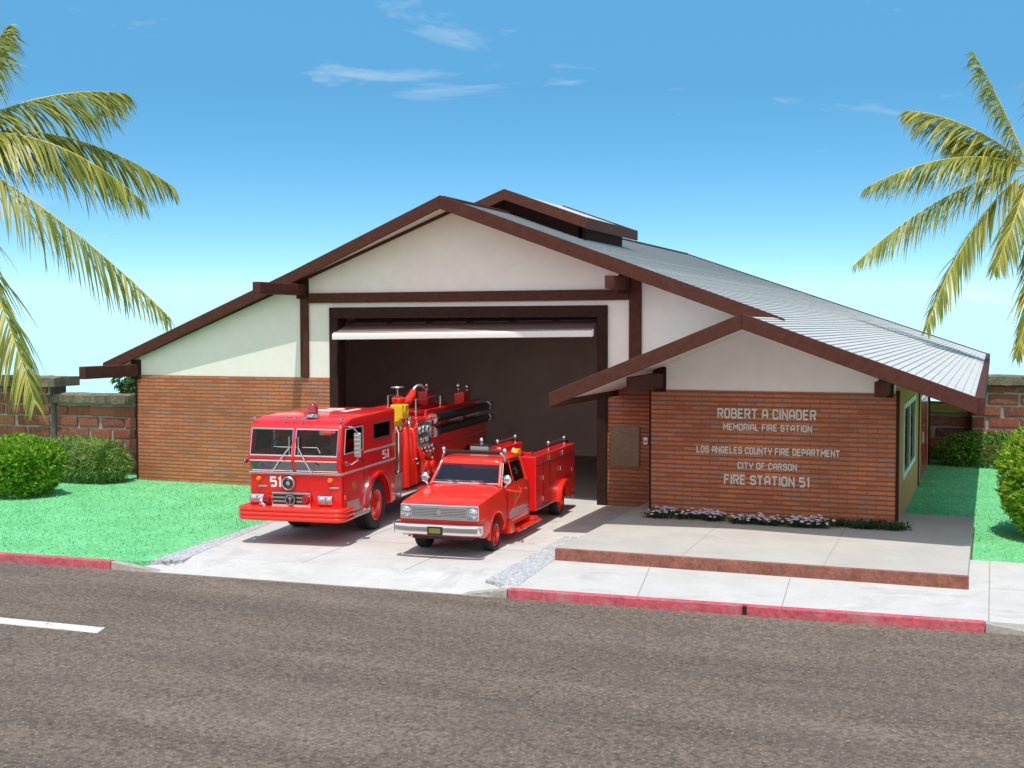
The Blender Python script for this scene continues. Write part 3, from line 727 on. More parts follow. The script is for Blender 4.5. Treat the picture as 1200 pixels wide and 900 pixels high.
# ---- fire engine
EH = R(7.0)
eo = Vector((9.49, -4.72, 0)) - .915 * Vector((math.cos(EH), math.sin(EH), 0))
en = thing('fire_engine', 'large red fire engine numbered 51 with flat cab and black hoses, half inside garage', 'fire engine', eo, EH)
cab = MB().prism([(-1.86, .60), (-1.86, 1.30), (-1.955, 1.57), (-1.835, 2.15), (-1.74, 2.235), (-1.30, 2.315), (1.02, 2.335), (1.02, .42), (-1.45, .42), (-1.50, .60)], 'x', -.92, .92).build('cab', 'red', None, bevel=.055, seg=4, wn=False)
carve(cab, [MB().prism([(-1.80, 1.18), (-1.80, 1.31), (-1.895, 1.57), (-1.785, 2.12), (-1.28, 2.26), (.97, 2.28), (.97, 1.18)], 'x', -.865, .865),
            MB().lathe([(.60, -1.2), (.60, -.52)], (0, 0, .49), 'x', 40), MB().lathe([(.60, .52), (.60, 1.2)], (0, 0, .49), 'x', 40),
            MB().box(-.855, -.035, -2.2, -1.65, 1.635, 2.115), MB().box(.035, .855, -2.2, -1.65, 1.635, 2.115),
            MB().box(-.85, -.03, -2.2, -1.70, 1.345, 1.535), MB().box(.03, .85, -2.2, -1.70, 1.345, 1.535),
            MB().prism([(-1.74, 1.66), (-1.66, 2.11), (-.80, 2.11), (-.80, 1.66)], 'x', -1.2, 1.2), MB().box(-1.2, 1.2, -.24, .68, 1.80, 2.10),
            MB().box(-.75, .75, .8, 1.2, 1.75, 2.12)])
cab.data.polygons.foreach_set('use_smooth', [True] * len(cab.data.polygons)); cab.data.set_sharp_from_angle(angle=R(32)); cab.parent = en
def wy(z): return -1.955 + (z - 1.57) * .12 / .58
def ly(z): return -1.86 - (z - 1.30) * .095 / .27
for s in (-1, 1):
    a, b_ = sorted((s * .035, s * .855))
    pane(en, [(a, wy(1.635) - .004, 1.635), (b_, wy(1.635) - .004, 1.635), (b_, wy(2.115) - .004, 2.115), (a, wy(2.115) - .004, 2.115)], 'glass', 'windscreen', 'chrome', .017)
    pane(en, [(a, ly(1.345) - .004, 1.345), (b_, ly(1.345) - .004, 1.345), (b_, ly(1.535) - .004, 1.535), (a, ly(1.535) - .004, 1.535)], 'lowglass', 'lower_window', 'chrome', .014)
    x = s * .915
    pane(en, [(x, -1.74, 1.66), (x, -1.66, 2.11), (x, -.80, 2.11), (x, -.80, 1.66)], 'glass', 'side_window', 'dullchrome', .014)
    pane(en, [(x, -.24, 1.80), (x, -.24, 2.10), (x, .68, 2.10), (x, .68, 1.80)], 'glass', 'side_window', 'rubber', .018)
    # belt trims, door seams, steps
    for z in (1.30, 1.60):
        MB().box(x, x + s * .014, -1.86 if z < 1.5 else -.78, 1.01, z - .018, z + .018).build('trim', 'silver', en)
    mb = MB()
    for y in (-1.78, -.74): mb.box(x, x + s * .006, y - .006, y + .006, .80 if y < -1 else 1.05, 2.15)
    mb.box(x, x + s * .006, -1.78, -.74, 2.145, 2.157).build('door_seam', 'redline', en)
    MB().box(x, x + s * .035, -.98, -.82, 1.44, 1.465).build('door_handle', 'chrome', en)
    mb = MB().lathe([(.60, -.03), (.66, -.03), (.67, .05), (.655, .065), (.61, .065), (.60, .04)], (x - s * .0 + (0 if s > 0 else -.04), 0, .49), 'x', 40, -4, 184)
    mb.build('wheel_arch', 'red', en, angle=30)
    mb = MB().lathe([(.595, .02), (.672, .02), (.68, .068), (.60, .07)], (x + (0 if s > 0 else -.09), 0, .49), 'x', 20, 118, 182)
    mb.build('arch_trim', 'chrome', en, angle=30)
    MB().box(x, x + s * .012, -1.62, -1.02, .56, .76).build('kick_plate', 'tread', en)
    MB().box(s * .70, s * 1.0, -1.72, -.68, .44, .50).build('cab_step', 'tread', en, bevel=.012)
    MB().box(s * .80, s * .93, -1.72, -.70, .50, .515).build('cab_step', 'chrome', en)
    MB().box(x, x + s * .02, -1.75, -1.70, .82, .90).build('marker_lamp', 'amber', en, bevel=.008)
mb = MB().box(-.905, .905, -1.893, -1.855, 1.278, 1.322); mb.build('trim', 'chrome', en, bevel=.008)
MB().box(-.02, .02, wy(1.60) - .02, wy(1.6) + .02, 1.55, 1.62).build('trim', 'red', en)
# front face
g = MB().box(-.46, .31, -1.90, -1.855, .69, .945).build('grille', 'chrome', en, bevel=.01)
mb = MB()
for k in range(3): mb.box(-.43, .28, -1.906, -1.899, .725 + k * .072, .765 + k * .072)
mb.build('grille_slot', 'black', g)
mb = MB().lathe([(.112, -.03), (.112, 0)], (-.075, -1.90, .815), 'y', 24); mb.build('emblem_disc', 'black', g)
mb = MB().lathe([(.098, -.012), (.084, -.012), (.084, 0), (.098, 0), (.098, -.012)], (-.075, -1.93, .815), 'y', 24, ring=True)
for a in (48, 132, 270, 90): mb.bar((-.075, -1.937, .815), (-.075 + .075 * math.cos(R(a)), -1.937, .815 + .075 * math.sin(R(a))), .016, .01, (0, 1, 0))
mb.build('emblem', 'dullchrome', g)
for x in (-.53, .24):
    mb = MB().lathe([(0, -.10), (.05, -.10), (.075, -.06), (.08, 0)], (x, -1.88, .815), 'y', 18); mb.build('warning_lamp', 'redlens', en)
    MB().lathe([(.08, -.055), (.09, -.055), (.09, -.01), (.08, -.01)], (x, -1.88, .815), 'y', 18, ring=True).build('lamp_ring', 'brightred', en)
mb = MB().tube([(-.64, -1.98, .72), (-.60, -2.0, .74), (-.56, -1.98, .70)], .035, 8).ball((-.62, -1.99, .79), .045, 10); mb.build('air_horn', 'chrome', en)
for x in (-.76, .60):
    h = MB().box(x - .15, x + .15, -1.915, -1.855, .735, .905).build('headlight', 'chrome', en, bevel=.035, seg=3)
    for d in (-.072, .072):
        MB().lathe([(0, -.034), (.03, -.032), (.052, -.024), (.062, -.008), (.062, 0)], (x + d, -1.915, .82), 'y', 20).build('lens', 'lens', h)
        MB().lathe([(.062, -.022), (.072, -.016), (.072, 0), (.062, 0)], (x + d, -1.915, .82), 'y', 20, ring=True).build('bezel', 'chrome', h)
for x in (-.72, .70):
    MB().lathe([(0, -.075), (.03, -.07), (.045, -.05), (.05, 0)], (x, -1.86, 1.185), 'y', 16).build('turn_signal', 'amber', en)
    MB().box(x - .02, x + .16, -1.875, -1.855, 1.03, 1.065).build('vent_badge', 'dullchrome', en, bevel=.006)
mb = MB().lathe([(.10, -.005), (.125, -.03), (.13, -.06), (.11, -.085), (.095, -.075), (.085, -.05), (.05, -.055), (.04, -.075), (0, -.08)], (-.115, -1.86, 1.115), 'y', 28)
sr = mb.build('siren', 'dullchrome', en, angle=30)
for r0, r1, yy in ((.082, .098, -.079), (.044, .066, -.074)): MB().lathe([(r1, yy), (r1, yy - .004), (r0, yy - .004), (r0, yy), (r1, yy)], (-.115, -1.86, 1.115), 'y', 24, ring=True).build('siren_slot', 'black', sr)
lettering(MB(), '51', -.50, -.28, 1.035, 1.235, lambda x, z, d: (x, -1.861 - d, z), .008, 1.45).build('number', 'whitepaint', en, fix=False)
for s in (1, -1):
    lettering(MB(), '51', .26, .60, 1.365, 1.535, lambda x, z, d, s=s: (s * (.921 + d), (x if s > 0 else .88 - x), z), .006, .95).build('number', 'whitepaint', en, fix=False)
    MB().lathe([(.10, .0), (.10, .004), (.085, .005), (.085, 0)], (s * .921, -1.25, 1.03), 'x', 20, ring=True).build('door_crest', 'gold', en)
    MB().lathe([(.06, .0), (.055, .006 * s), (0, .007 * s)], (s * .921, -1.25, 1.03), 'x', 7).build('door_crest', 'gold', en)
lettering(MB(), '51', -.38, .38, -.75, .05, lambda x, z, d: (x, .9 - (z + .75) * 1.0 - .35, 2.333 + d), .005, 1.3).build('number', 'whitepaint', en, fix=False)
# three-ribbed wrap-round bumper
def rib(z, r, grow=0.):
    pts = []; X, Yf, c = 1.02 + grow, -2.13 - grow, .15
    pts.append((X, -1.62, z)); pts.append((X, Yf + c, z))
    for k in range(1, 5): a = R(90 * k / 4); pts.append((X - c + c * math.cos(a), Yf + c - c * math.sin(a), z))
    for k in range(0, 5): a = R(90 + 90 * k / 4); pts.append((-X + c + c * math.cos(a), Yf + c - c * math.sin(a), z))
    pts += [(-X, Yf + c + .02, z), (-X, -1.62, z)]
    return MB().tube(pts, r, 10)
mb = MB()
for z in (.495, .575, .655):
    r_ = rib(z, .046); o = len(mb.v); mb.v += r_.v
    for f, sm in zip(r_.f, r_.sm): mb.face([i + o for i in f], sm)
mb.box(-.98, .98, -2.10, -1.85, .46, .69)
mb.build('bumper', 'brightred', en, angle=45)
MB().box(-.96, .96, -2.08, -1.86, .690, .70).build('bumper_deck', 'brightred', en)
# wipers
for s, xt in ((-1, -.03), (1, .06)):
    b0 = Vector((s * .40 + .02, wy(1.32) - .06, 1.325)); b1 = Vector((xt + s * .045, wy(1.78) - .035, 1.78))
    mb = MB().tube([b0, (b0 + b1) / 2 + Vector((0, -.02, 0)), b1], .013, 6)
    mb.tube([b1 + Vector((0, .005, -.16)), b1 + Vector((0, 0, .20))], .011, 6).build('wiper', 'dullchrome', en)
# roof fittings
bc = MB().lathe([(.12, 0), (.12, .05), (.10, .07)], (.17, -1.42, 2.30), 'z', 24).build('beacon', 'chrome', en, angle=30)
MB().lathe([(.098, .06), (.10, .16), (.085, .23), (.05, .27), (0, .285)], (.17, -1.42, 2.30), 'z', 24).build('dome', 'redlens', bc)
for x in (-.86, -.22, -.05, .13, .86):
    mb = MB().tube([(x, -1.72, 2.235), (x, -1.72, 2.285)], .018, 8).ball((x, -1.74, 2.30), .036, 10, (1, 1.5, .9)); mb.build('marker_lamp', 'chrome', en)
# mirrors
for s in (1,):
    mm = MB().tube([(s * .90, -1.62, 2.16), (s * 1.06, -1.66, 2.15), (s * 1.13, -1.62, 2.06), (s * 1.13, -1.60, 1.55), (s * 1.02, -1.62, 1.47), (s * .91, -1.6, 1.48)], .018, 8)
    mi_ = mm.build('mirror_arm', 'chrome', en)
    mb = MB().box(s * 1.06, s * 1.20, -1.63, -1.585, 1.60, 2.05)
    mb.build('mirror', 'dullchrome', mi_, bevel=.02, seg=3)
    mb = MB()
    for k in range(5): mb.box(s * 1.075, s * 1.185, -1.645, -1.631, 1.64 + k * .08, 1.69 + k * .08)
    mb.build('mirror_back', 'chrome', mi_, bevel=.005)
for s in (1, -1):
    MB().ball((s * 1.0, -1.83, 1.50), .05, 12, (.8, 1.3, 1)).tube([(s * .9, -1.8, 1.5), (s * 1.0, -1.8, 1.5)], .02, 6).build('side_lamp', 'redlens', en)
# interior
mb = MB().box(-.62, .62, -1.35, .85, 1.16, 1.42).box(-.80, -.30, -.95, -.82, 1.2, 1.95).box(.30, .80, -.95, -.82, 1.2, 1.95).box(-.22, .22, -1.5, .2, 1.3, 1.62).box(-.84, .84, .72, .86, 1.18, 1.76)
mb.build('seats', 'maroon', en, bevel=.04)
MB().box(-.85, .85, -1.84, -1.62, 1.19, 1.60).build('dashboard', 'maroon', en, bevel=.02)
MB().tube([(-.45 + .20 * math.cos(k * .5236), -1.45 + .06 * math.sin(k * .5236), 1.76 + .17 * math.sin(k * .5236)) for k in range(12)], .016, 6, closed=True).tube([(-.45, -1.45, 1.76), (-.45, -1.65, 1.5)], .03, 6).build('steering_wheel', 'black', en)
MB().ball((-.62, -1.2, 1.78), .10, 12, (.9, .7, 1.3)).build('radio', 'black', en)
MB().tube([(-.55, -1.70, 1.66), (-.50, -1.70, 1.76), (.38, -1.70, 1.76), (.43, -1.70, 1.66)], .018, 8).build('grab_rail', 'chrome', en)
# open jump seat behind the cab
mb = MB().box(-.88, .88, 1.03, 1.52, .42, .50).box(-.40, .40, 1.03, 1.52, .5, 1.9); mb.build('jump_seat', 'maroon', en)
MB().box(.44, .90, 1.04, 1.50, .50, .96).box(-.90, -.44, 1.04, 1.50, .50, .96).build('jump_step', 'tread', en, bevel=.01)
MB().box(.86, .895, 1.10, 1.44, .99, 1.80).build('jump_panel', 'dullchrome', en)
ye = MB().box(.64, .91, 1.48, 1.90, 2.06, 2.36).box(.70, .90, 1.05, 1.10, 1.30, 1.98).box(.6, .85, 1.2, 1.7, 1.90, 2.06).build('loudspeaker', 'yellow', en, bevel=.03, seg=3)
mb = MB()
for r_ in (.13, .09, .05): mb.tube([(.915, 1.69 + r_ * math.cos(k * .3927), 2.21 + r_ * math.sin(k * .3927)) for k in range(16)], .012, 5, closed=True)
mb.build('speaker_ring', 'yellow', ye)
MB().tube([(.93, 1.10, 1.0), (.96, 1.10, 1.05), (.96, 1.10, 1.80), (.90, 1.14, 1.92), (.80, 1.3, 1.95)], .02, 8).build('grab_rail', 'chrome', en)
# pump: column of pipes and the panel
mb = MB().box(-.90, .90, 1.54, 3.5, .58, 1.76).prism([(2.42, 1.76), (2.55, 1.97), (3.5, 1.99), (3.5, 1.76)], 'x', -.88, .88)
mb.build('pump_body', 'red', en, bevel=.02)
mb = MB()
for y, r_, h in ((1.66, .10, 1.86), (1.94, .085, 1.74), (2.2, .085, 1.80)):
    mb.tube([(.90, y, .62), (.90, y, h - .12), (.88, y, h - .03), (.80, y, h)], [r_, r_, r_ * .95, r_ * .6], 14)
mb.build('pump_pipe', 'brightred', en)
for y, z in ((1.62, 1.90), (2.2, 1.92)):
    mb = MB().lathe([(.06, 0), (.06, .10), (.045, .12), (.045, .16), (.07, .18), (.07, .22), (.03, .25), (0, .26)], (.80, y, z - .08), 'z', 14); mb.build('valve_cap', 'chrome', en, angle=30)
mb = MB().lathe([(.05, 0), (.04, .12), (.012, .26), (0, .27)], (.80, 1.92, 1.80), 'z', 10); mb.build('nozzle', 'brightred', en)
pp = MB().box(.885, .915, 2.46, 3.40, 1.40, 1.90).build('gauge_panel', 'dullchrome', en, bevel=.01)
for y, z, r_ in ((2.64, 1.74, .085), (2.9, 1.76, .085), (3.18, 1.74, .085), (2.72, 1.52, .06), (3.05, 1.52, .06)):
    MB().lathe([(r_, 0), (r_, .02), (r_ * .85, .025), (r_ * .85, .018), (0, .018)], (.915, y, z), 'x', 18).build('gauge', 'chrome', pp, angle=30)
mb = MB()
for y, z in ((2.58, 1.30), (2.82, 1.32), (3.06, 1.30), (3.30, 1.32), (2.7, 1.12), (3.2, 1.14), (2.2, 1.12)):
    mb.lathe([(.06, 0), (.06, .06), (.075, .07), (.075, .10), (.04, .12), (0, .12)], (.90, y, z), 'x', 14)
mb.build('outlet_cap', 'chrome', en, angle=30)
mb = MB()
for y, z, r_ in ((2.75, .92, .14), (3.15, .90, .13)):
    mb.lathe([(r_, 0), (r_, .10), (r_ * 1.1, .11), (r_ * 1.1, .16), (r_ * .5, .19), (0, .19)], (.90, y, z), 'x', 18)
for k in range(5): mb.ball((.96, 2.5 + k * .2, 1.22 - .03 * (k % 2)), .055, 8)
mb.tube([(.93, 2.42, 1.38), (1.0, 2.44, 1.2), (.98, 2.5, .98), (.93, 2.6, .8)], .07, 10)
mb.build('intake_cap', 'brightred', en, angle=30)
for s in (-1, 1):
    MB().box(s * .60, s * 1.02, 1.06, 3.5, .50, .565).build('running_board', 'tread', en, bevel=.012)
    MB().box(s * 1.0, s * 1.03, 1.06, 3.5, .50, .585).build('board_edge', 'chrome', en, bevel=.006)
# hose bed, rails, hard suction hoses
mb = MB().prism([(3.52, .55), (3.52, 1.60), (7.9, 1.60), (7.9, .60), (6.9, .60), (6.82, .85), (6.6, 1.03), (6.3, 1.08), (6.0, 1.03), (5.78, .85), (5.7, .55)], 'x', -.92, .92)
mb.box(-.76, -.70, 3.52, 7.9, 1.6, 2.12).box(.70, .76, 3.52, 7.9, 1.6, 2.12).box(-.7, .7, 3.52, 3.58, 1.6, 2.12).box(-.7, .7, 7.84, 7.9, 1.6, 2.0).box(-.16, -.10, 3.6, 7.8, 1.6, 2.05)
mb.build('hose_bed', 'red', en, bevel=.015)
MB().box(-.68, .68, 3.62, 7.8, 1.61, 1.80).build('folded_hose', 'white', en, bevel=.02)
MB().box(.92, .93, 3.55, 7.88, 1.30, 1.325).build('trim', 'chrome', en); MB().box(-.93, -.92, 3.55, 7.88, 1.30, 1.325).build('trim', 'chrome', en)
for s in (1, -1):
    for z in (1.93, 1.63):
        ho = MB().tube([(s * .90, 3.72, z), (s * .90, 8.1, z)], .105, 16).build('suction_hose', 'hose', en, angle=30)
        mb = MB().lathe([(.125, 0), (.135, .03), (.135, .10), (.115, .12), (.115, .26)], (s * .90, 3.50, z), 'y', 18)
        mb.lathe([(.115, 0), (.115, .2), (.13, .22), (.13, .3)], (s * .90, 8.05, z), 'y', 18).build('coupling', 'chrome', ho, angle=30)
    for y in (4.3, 5.8, 7.3): MB().box(s * .74, s * .93, y - .03, y + .03, 1.50, 1.82).build('hose_bracket', 'chrome', en)
    MB().tube([(s * .55, 4.0 - s * .6, 2.36), (s * .55, 7.0, 2.36)], .016, 6).tube([(s * .55, 4.0 - s * .6, 2.0), (s * .55, 4.0 - s * .6, 2.36)], .016, 6).tube([(s * .55, 5.2, 2.0), (s * .55, 5.2, 2.36)], .016, 6).build('hand_rail', 'dullchrome', en)
    wheel(en, s * .90, 0, .49, .34, .30, 'brightred', s); wheel(en, s * .90, 6.3, .49, .34, .30, 'brightred', s); wheel(en, s * .52, 6.3, .49, .30, .30, 'brightred', s)
    tl = MB().box(s * .35, s * .62, 6.95, 7.5, 2.0, 2.36).build('rear_lamp_box', 'red', en, bevel=.02)
    MB().ball((s * .42, 7.1, 2.50), .07, 10).ball((s * .56, 7.4, 2.46), .07, 10).tube([(s * .42, 7.1, 2.34), (s * .42, 7.1, 2.5)], .02, 6).tube([(s * .56, 7.4, 2.34), (s * .56, 7.4, 2.46)], .02, 6).build('lamp', 'chrome', tl)
MB().box(-.9, .9, 7.9, 8.35, .52, .58).build('tail_step', 'tread', en)
MB().box(-.45, .45, -1.6, 7.8, .42, .58).box(-.06, .06, -.1, .1, .4, .6).tube([(-.8, 0, .49), (.8, 0, .49)], .07, 8).tube([(-.8, 6.3, .49), (.8, 6.3, .49)], .08, 8).build('chassis', 'black', en)
# deck gun above the pump
dg = MB().lathe([(.17, 0), (.17, .05), (.11, .07), (.11, .18), (.16, .20), (.19, .27), (.16, .33), (.11, .36), (.13, .40), (.15, .46), (.11, .50), (.07, .52)], (.62, 2.05, 2.0), 'z', 20)
dg.lathe([(.12, -.24), (.12, 0)], (.62, 2.05, 2.0), 'z', 14)
dg.tube([(.62, 2.05, 2.33), (.76, 2.25, 2.40), (.80, 2.40, 2.50), (.80, 2.52, 2.60)], [.10, .095, .085, .07], 14).ball((.40, 2.0, 2.18), .11, 12).tube([(.62, 2.0, 2.18), (.40, 2.0, 2.18)], .07, 10)
dgo = dg.build('deck_gun', 'brightred', en, angle=30)
MB().tube([(.62, 2.02, 2.5), (.62, 2.00, 2.70)], .018, 8).lathe([(.14, 0), (.145, .015), (.13, .03), (.03, .035), (0, .04)], (.62, 2.00, 2.69), 'z', 20).build('hand_wheel', 'dullchrome', dgo, angle=30)
MB().tube([(.80, 2.48, 2.58), (.81, 2.54, 2.66), (.86, 2.62, 2.72), (.92, 2.72, 2.72), (.95, 2.78, 2.66)], .028, 8).build('nozzle', 'dullchrome', dgo)

# ---- rescue squad pickup
PH = R(3.8)
po = Vector((12.48, -6.06, 0)) - .66 * Vector((math.cos(PH), math.sin(PH), 0))
pk = thing('rescue_truck', 'small orange-red rescue pickup with chrome grille and tool lockers, parked on the driveway', 'truck', po, PH)
def sec(y, w, zl, zs, zt, zc, ws, inn=.60):
    """half section mirrored: lower edge, waist, shoulder, top, crown"""
    h = [(w * .95, zl), (w, zl + .10), (w, lerp(zl, zs, .62)), (ws, zs), (ws * .86, lerp(zs, zt, .75)), (inn * .72, zt), (0, zc)]
    return [(x, y, z) for x, z in h] + [(-x, y, z) for x, z in h[-2::-1]]
secs = [sec(-.90, .735, .40, .915, .935, .942, .70, .80), sec(-.84, .748, .36, .94, .957, .965, .715, .82), sec(-.45, .755, .30, .985, 1.005, 1.018, .725, .82), sec(0, .755, .30, 1.03, 1.06, 1.075, .725, .80),
        sec(.34, .75, .30, 1.06, 1.11, 1.13, .72, .76), sec(.55, .75, .30, 1.07, 1.15, 1.16, .71, .70)]
body = MB().loft(secs, True, True).build('bonnet', 'brightred', None, angle=38)
carve(body, [MB().lathe([(.385, -1.), (.385, -.40)], (0, 0, .30), 'x', 36), MB().lathe([(.385, .40), (.385, 1.)], (0, 0, .30), 'x', 36), MB().box(-.45, .45, -.8, .6, .2, .72)])
body.data.polygons.foreach_set('use_smooth', [True] * len(body.data.polygons)); body.data.set_sharp_from_angle(angle=R(38)); body.parent = pk
mb = MB()
for x in (-.30, .30): mb.tube([(x * 1.25, -.86, .955), (x * 1.2, -.4, 1.016), (x * 1.15, .1, 1.078), (x * 1.1, .42, 1.122)], .010, 6)
mb.build('bonnet_crease', 'brightred', body)
# lower cab with doors
cb = MB().loft([sec(.551, .75, .30, 1.06, 1.10, 1.10, .71), sec(1.3, .75, .30, 1.07, 1.10, 1.10, .71), sec(2.02, .745, .30, 1.07, 1.10, 1.10, .705)], True, True).build('cab', 'brightred', None, angle=38)
carve(cb, [MB().box(-.64, .64, .50, 1.96, .62, 1.3)])
cb.data.polygons.foreach_set('use_smooth', [True] * len(cb.data.polygons)); cb.data.set_sharp_from_angle(angle=R(38)); cb.parent = pk
# roof and pillars
rs = lambda y, w, z: [(w, y, z - .075), (w * 1.0, y, z - .04), (w * .93, y, z - .008), (w * .6, y, z + .012), (0, y, z + .02), (-w * .6, y, z + .012), (-w * .93, y, z - .008), (-w, y, z - .04), (-w, y, z - .075)]
MB().loft([rs(.70, .555, 1.50), rs(.74, .585, 1.535), rs(.84, .60, 1.565), rs(1.3, .61, 1.58), rs(1.86, .60, 1.57), rs(1.95, .585, 1.54)], True, True).build('roof', 'brightred', pk, angle=50)
for s in (-1, 1):
    for pa, pb_, w_, h_ in (((s * .665, .38, 1.08), (s * .575, .76, 1.49), .05, .07), ((s * .70, 1.90, 1.05), (s * .575, 1.86, 1.50), .14, .06), ((s * .70, 1.12, 1.08), (s * .60, 1.10, 1.50), .022, .03)):
        MB().bar(pa, pb_, w_, h_).build('pillar', 'brightred', pk, bevel=.012)
mb = MB()
mb.hexa([(-.70, 1.92, 1.05), (.70, 1.92, 1.05), (.70, 1.98, 1.05), (-.70, 1.98, 1.05)], [(-.575, 1.88, 1.16), (.575, 1.88, 1.16), (.575, 1.94, 1.16), (-.575, 1.94, 1.16)])
mb.hexa([(-.60, 1.86, 1.42), (.60, 1.86, 1.42), (.60, 1.94, 1.42), (-.60, 1.94, 1.42)], [(-.58, 1.86, 1.5), (.58, 1.86, 1.5), (.58, 1.93, 1.5), (-.58, 1.93, 1.5)])
mb.build('cab_back', 'brightred', pk, bevel=.012)
pane(pk, [(-.655, .40, 1.135), (.655, .40, 1.135), (.565, .735, 1.485), (-.565, .735, 1.485)], 'tinted', 'windscreen', 'dullchrome', .014)
pane(pk, [(-.58, 1.91, 1.16), (.58, 1.91, 1.16), (.58, 1.89, 1.43), (-.58, 1.89, 1.43)], 'tinted', 'rear_window', 'rubber', .014)
for s in (-1, 1):
    pane(pk, [(s * .695, .45, 1.09), (s * .70, 1.84, 1.09), (s * .605, 1.80, 1.47), (s * .60, .80, 1.47)], 'tinted', 'side_window', 'chrome', .009)
    mb = MB().box(s * .748, s * .756, 1.945, 1.957, .36, 1.05).box(s * .748, s * .756, .60, .612, .36, 1.03).box(s * .748, s * .756, .60, 1.95, .355, .365); mb.build('door_seam', 'redline', pk)
    MB().box(s * .75, s * .785, 1.66, 1.80, .90, .925).build('door_handle', 'chrome', pk, bevel=.006)
    for zz, ya_, yb2 in ((.475, .72, 1.88), (.52, .74, 1.78), (.56, .72, 1.84), (.595, .80, 1.62)):
        MB().prism([(ya_, zz), (ya_ + .06, zz + .022), (yb2, zz + .018), (yb2 + .10, zz)], 'x', s * .7505, s * .7535).build('side_stripe', 'silver', pk)
    MB().prism([(1.00, .78), (1.06, .70), (1.12, .78), (1.14, .92), (.98, .92)], 'x', s * .7505, s * .755).build('door_crest', 'gold', pk)
    # mirror on a V bracket
    mb = MB().tube([(s * .74, .55, 1.02), (s * 1.00, .62, .98), (s * .76, 1.25, 1.00)], .018, 8).tube([(s * .76, .85, .66), (s * .99, .64, .98)], .016, 8); mb.build('mirror_bracket', 'brightred', pk)
    MB().lathe([(0, -.05), (.05, -.045), (.085, -.01), (.085, .02), (.07, .03), (0, .03)], (s * .80, .42, 1.22), 'y', 20).tube([(s * .74, .46, 1.08), (s * .80, .44, 1.16)], .02, 8).build('spot_lamp', 'chrome', pk, angle=30)
    MB().lathe([(.385, -.035), (.43, -.035), (.435, .012), (.41, .02), (.385, .01)], (s * .75 - (0 if s > 0 else .0), 0, .30), 'x', 36, 12, 186).build('wheel_arch', 'brightred', pk, angle=30)
    MB().box(s * .55, s * .86, .95, 2.46, .185, .23).build('running_board', 'brightred', pk, bevel=.015)
    MB().prism([(.62, .20), (.97, .20), (.97, .23), (.74, .46), (.62, .46)], 'x', s * .60, s * .80).build('step_gusset', 'brightred', pk, bevel=.012)
    MB().box(s * .60, s * .82, 2.02, 2.36, .23, .285).build('step_box', 'brightred', pk, bevel=.012)
    # locker side
    ysd = [(2.40, .36), (2.40, 1.43), (5.40, 1.43), (5.40, .42), (4.80, .40)] + [(4.35 + .42 * math.cos(R(a)), .30 + .42 * math.sin(R(a))) for a in range(15, 166, 15)] + [(3.90, .40), (3.86, .36)]
    lk = MB().prism(ysd, 'x', s * .44, s * .76).build('locker', 'red', pk, bevel=.016, seg=2)
    MB().lathe([(.42, -.03), (.47, -.03), (.478, .09), (.45, .11), (.42, .10)], (s * .76 - (0 if s > 0 else .08), 4.35, .30), 'x', 36, 5, 175).build('wheel_arch', 'brightred', pk, angle=30)
    mb = MB(); x0, x1 = s * .7598, s * .7665
    for y in (2.93, 3.40, 5.0): mb.box(x0, x1, y - .008, y + .008, .44 if y < 3 else .78, 1.30)
    mb.box(x0, x1, 2.46, 5.36, 1.235, 1.25).box(x0, x1, 3.4, 5.0, .80, .812).box(x0, x1, 2.46, 3.40, .43, .44).build('door_seam', 'redline', lk)
    mb = MB()
    for y, z in ((2.84, .98), (2.84, .56), (4.15, 1.02), (4.3, 1.33), (5.08, .90), (3.30, 1.33)): mb.box(s * .765, s * .79, y - .022, y + .022, z - .045, z + .045)
    mb.build('latch', 'chrome', lk, bevel=.008)
    MB().box(s * .761, s * .775, 2.46, 3.86, .37, .395).build('trim', 'dullchrome', lk)
    mb = MB().tube([(s * .62, 2.6, 1.43), (s * .62, 2.62, 1.50), (s * .62, 5.3, 1.50), (s * .62, 5.32, 1.43)], .018, 8); mb.build('hand_rail', 'black', pk)
    for y in (4.0, 5.25):
        MB().tube([(s * .56, y, 1.43), (s * .56, y, 1.53)], .02, 8).ball((s * .56, y, 1.56), .045, 10).build('rail_post', 'chrome', pk)
    MB().tube([(s * .56, 4.0, 1.55), (s * .56, 5.25, 1.55)], .014, 6).build('hand_rail', 'dullchrome', pk)
    wheel(pk, s * .735, 0, .292, .22, .195, 'brightred', s, 6); wheel(pk, s * .735, 4.35, .292, .22, .195, 'brightred', s, 6)
# bed between the lockers, headboard, tail
MB().box(-.44, .44, 2.42, 5.40, .50, .60).box(-.44, .44, 2.40, 2.46, .5, 1.40).box(-.44, .44, 5.34, 5.40, .5, 1.2).build('bed', 'red', pk, bevel=.01)
bx = MB().box(-.42, .30, 2.5, 3.1, .61, 1.46).build('equipment_box', 'red', pk, bevel=.02)
for x in (-.36, -.05, .24): MB().tube([(x, 2.6, 1.46), (x, 2.6, 1.53)], .02, 8).ball((x, 2.6, 1.55), .04, 10).build('knob', 'chrome', bx)
MB().box(.28, .42, 2.30, 2.50, 1.40, 1.58).ball((.35, 2.27, 1.48), .085, 12, (1, .6, 1)).build('hand_lamp', 'yellow', pk, bevel=.02)
MB().box(-.70, .70, 5.42, 5.55, .24, .36).build('rear_bumper', 'chrome', pk, bevel=.02)
for s in (-1, 1): MB().box(s * .60, s * .74, 5.40, 5.44, .66, .84).build('tail_lamp', 'redlens', pk, bevel=.01)
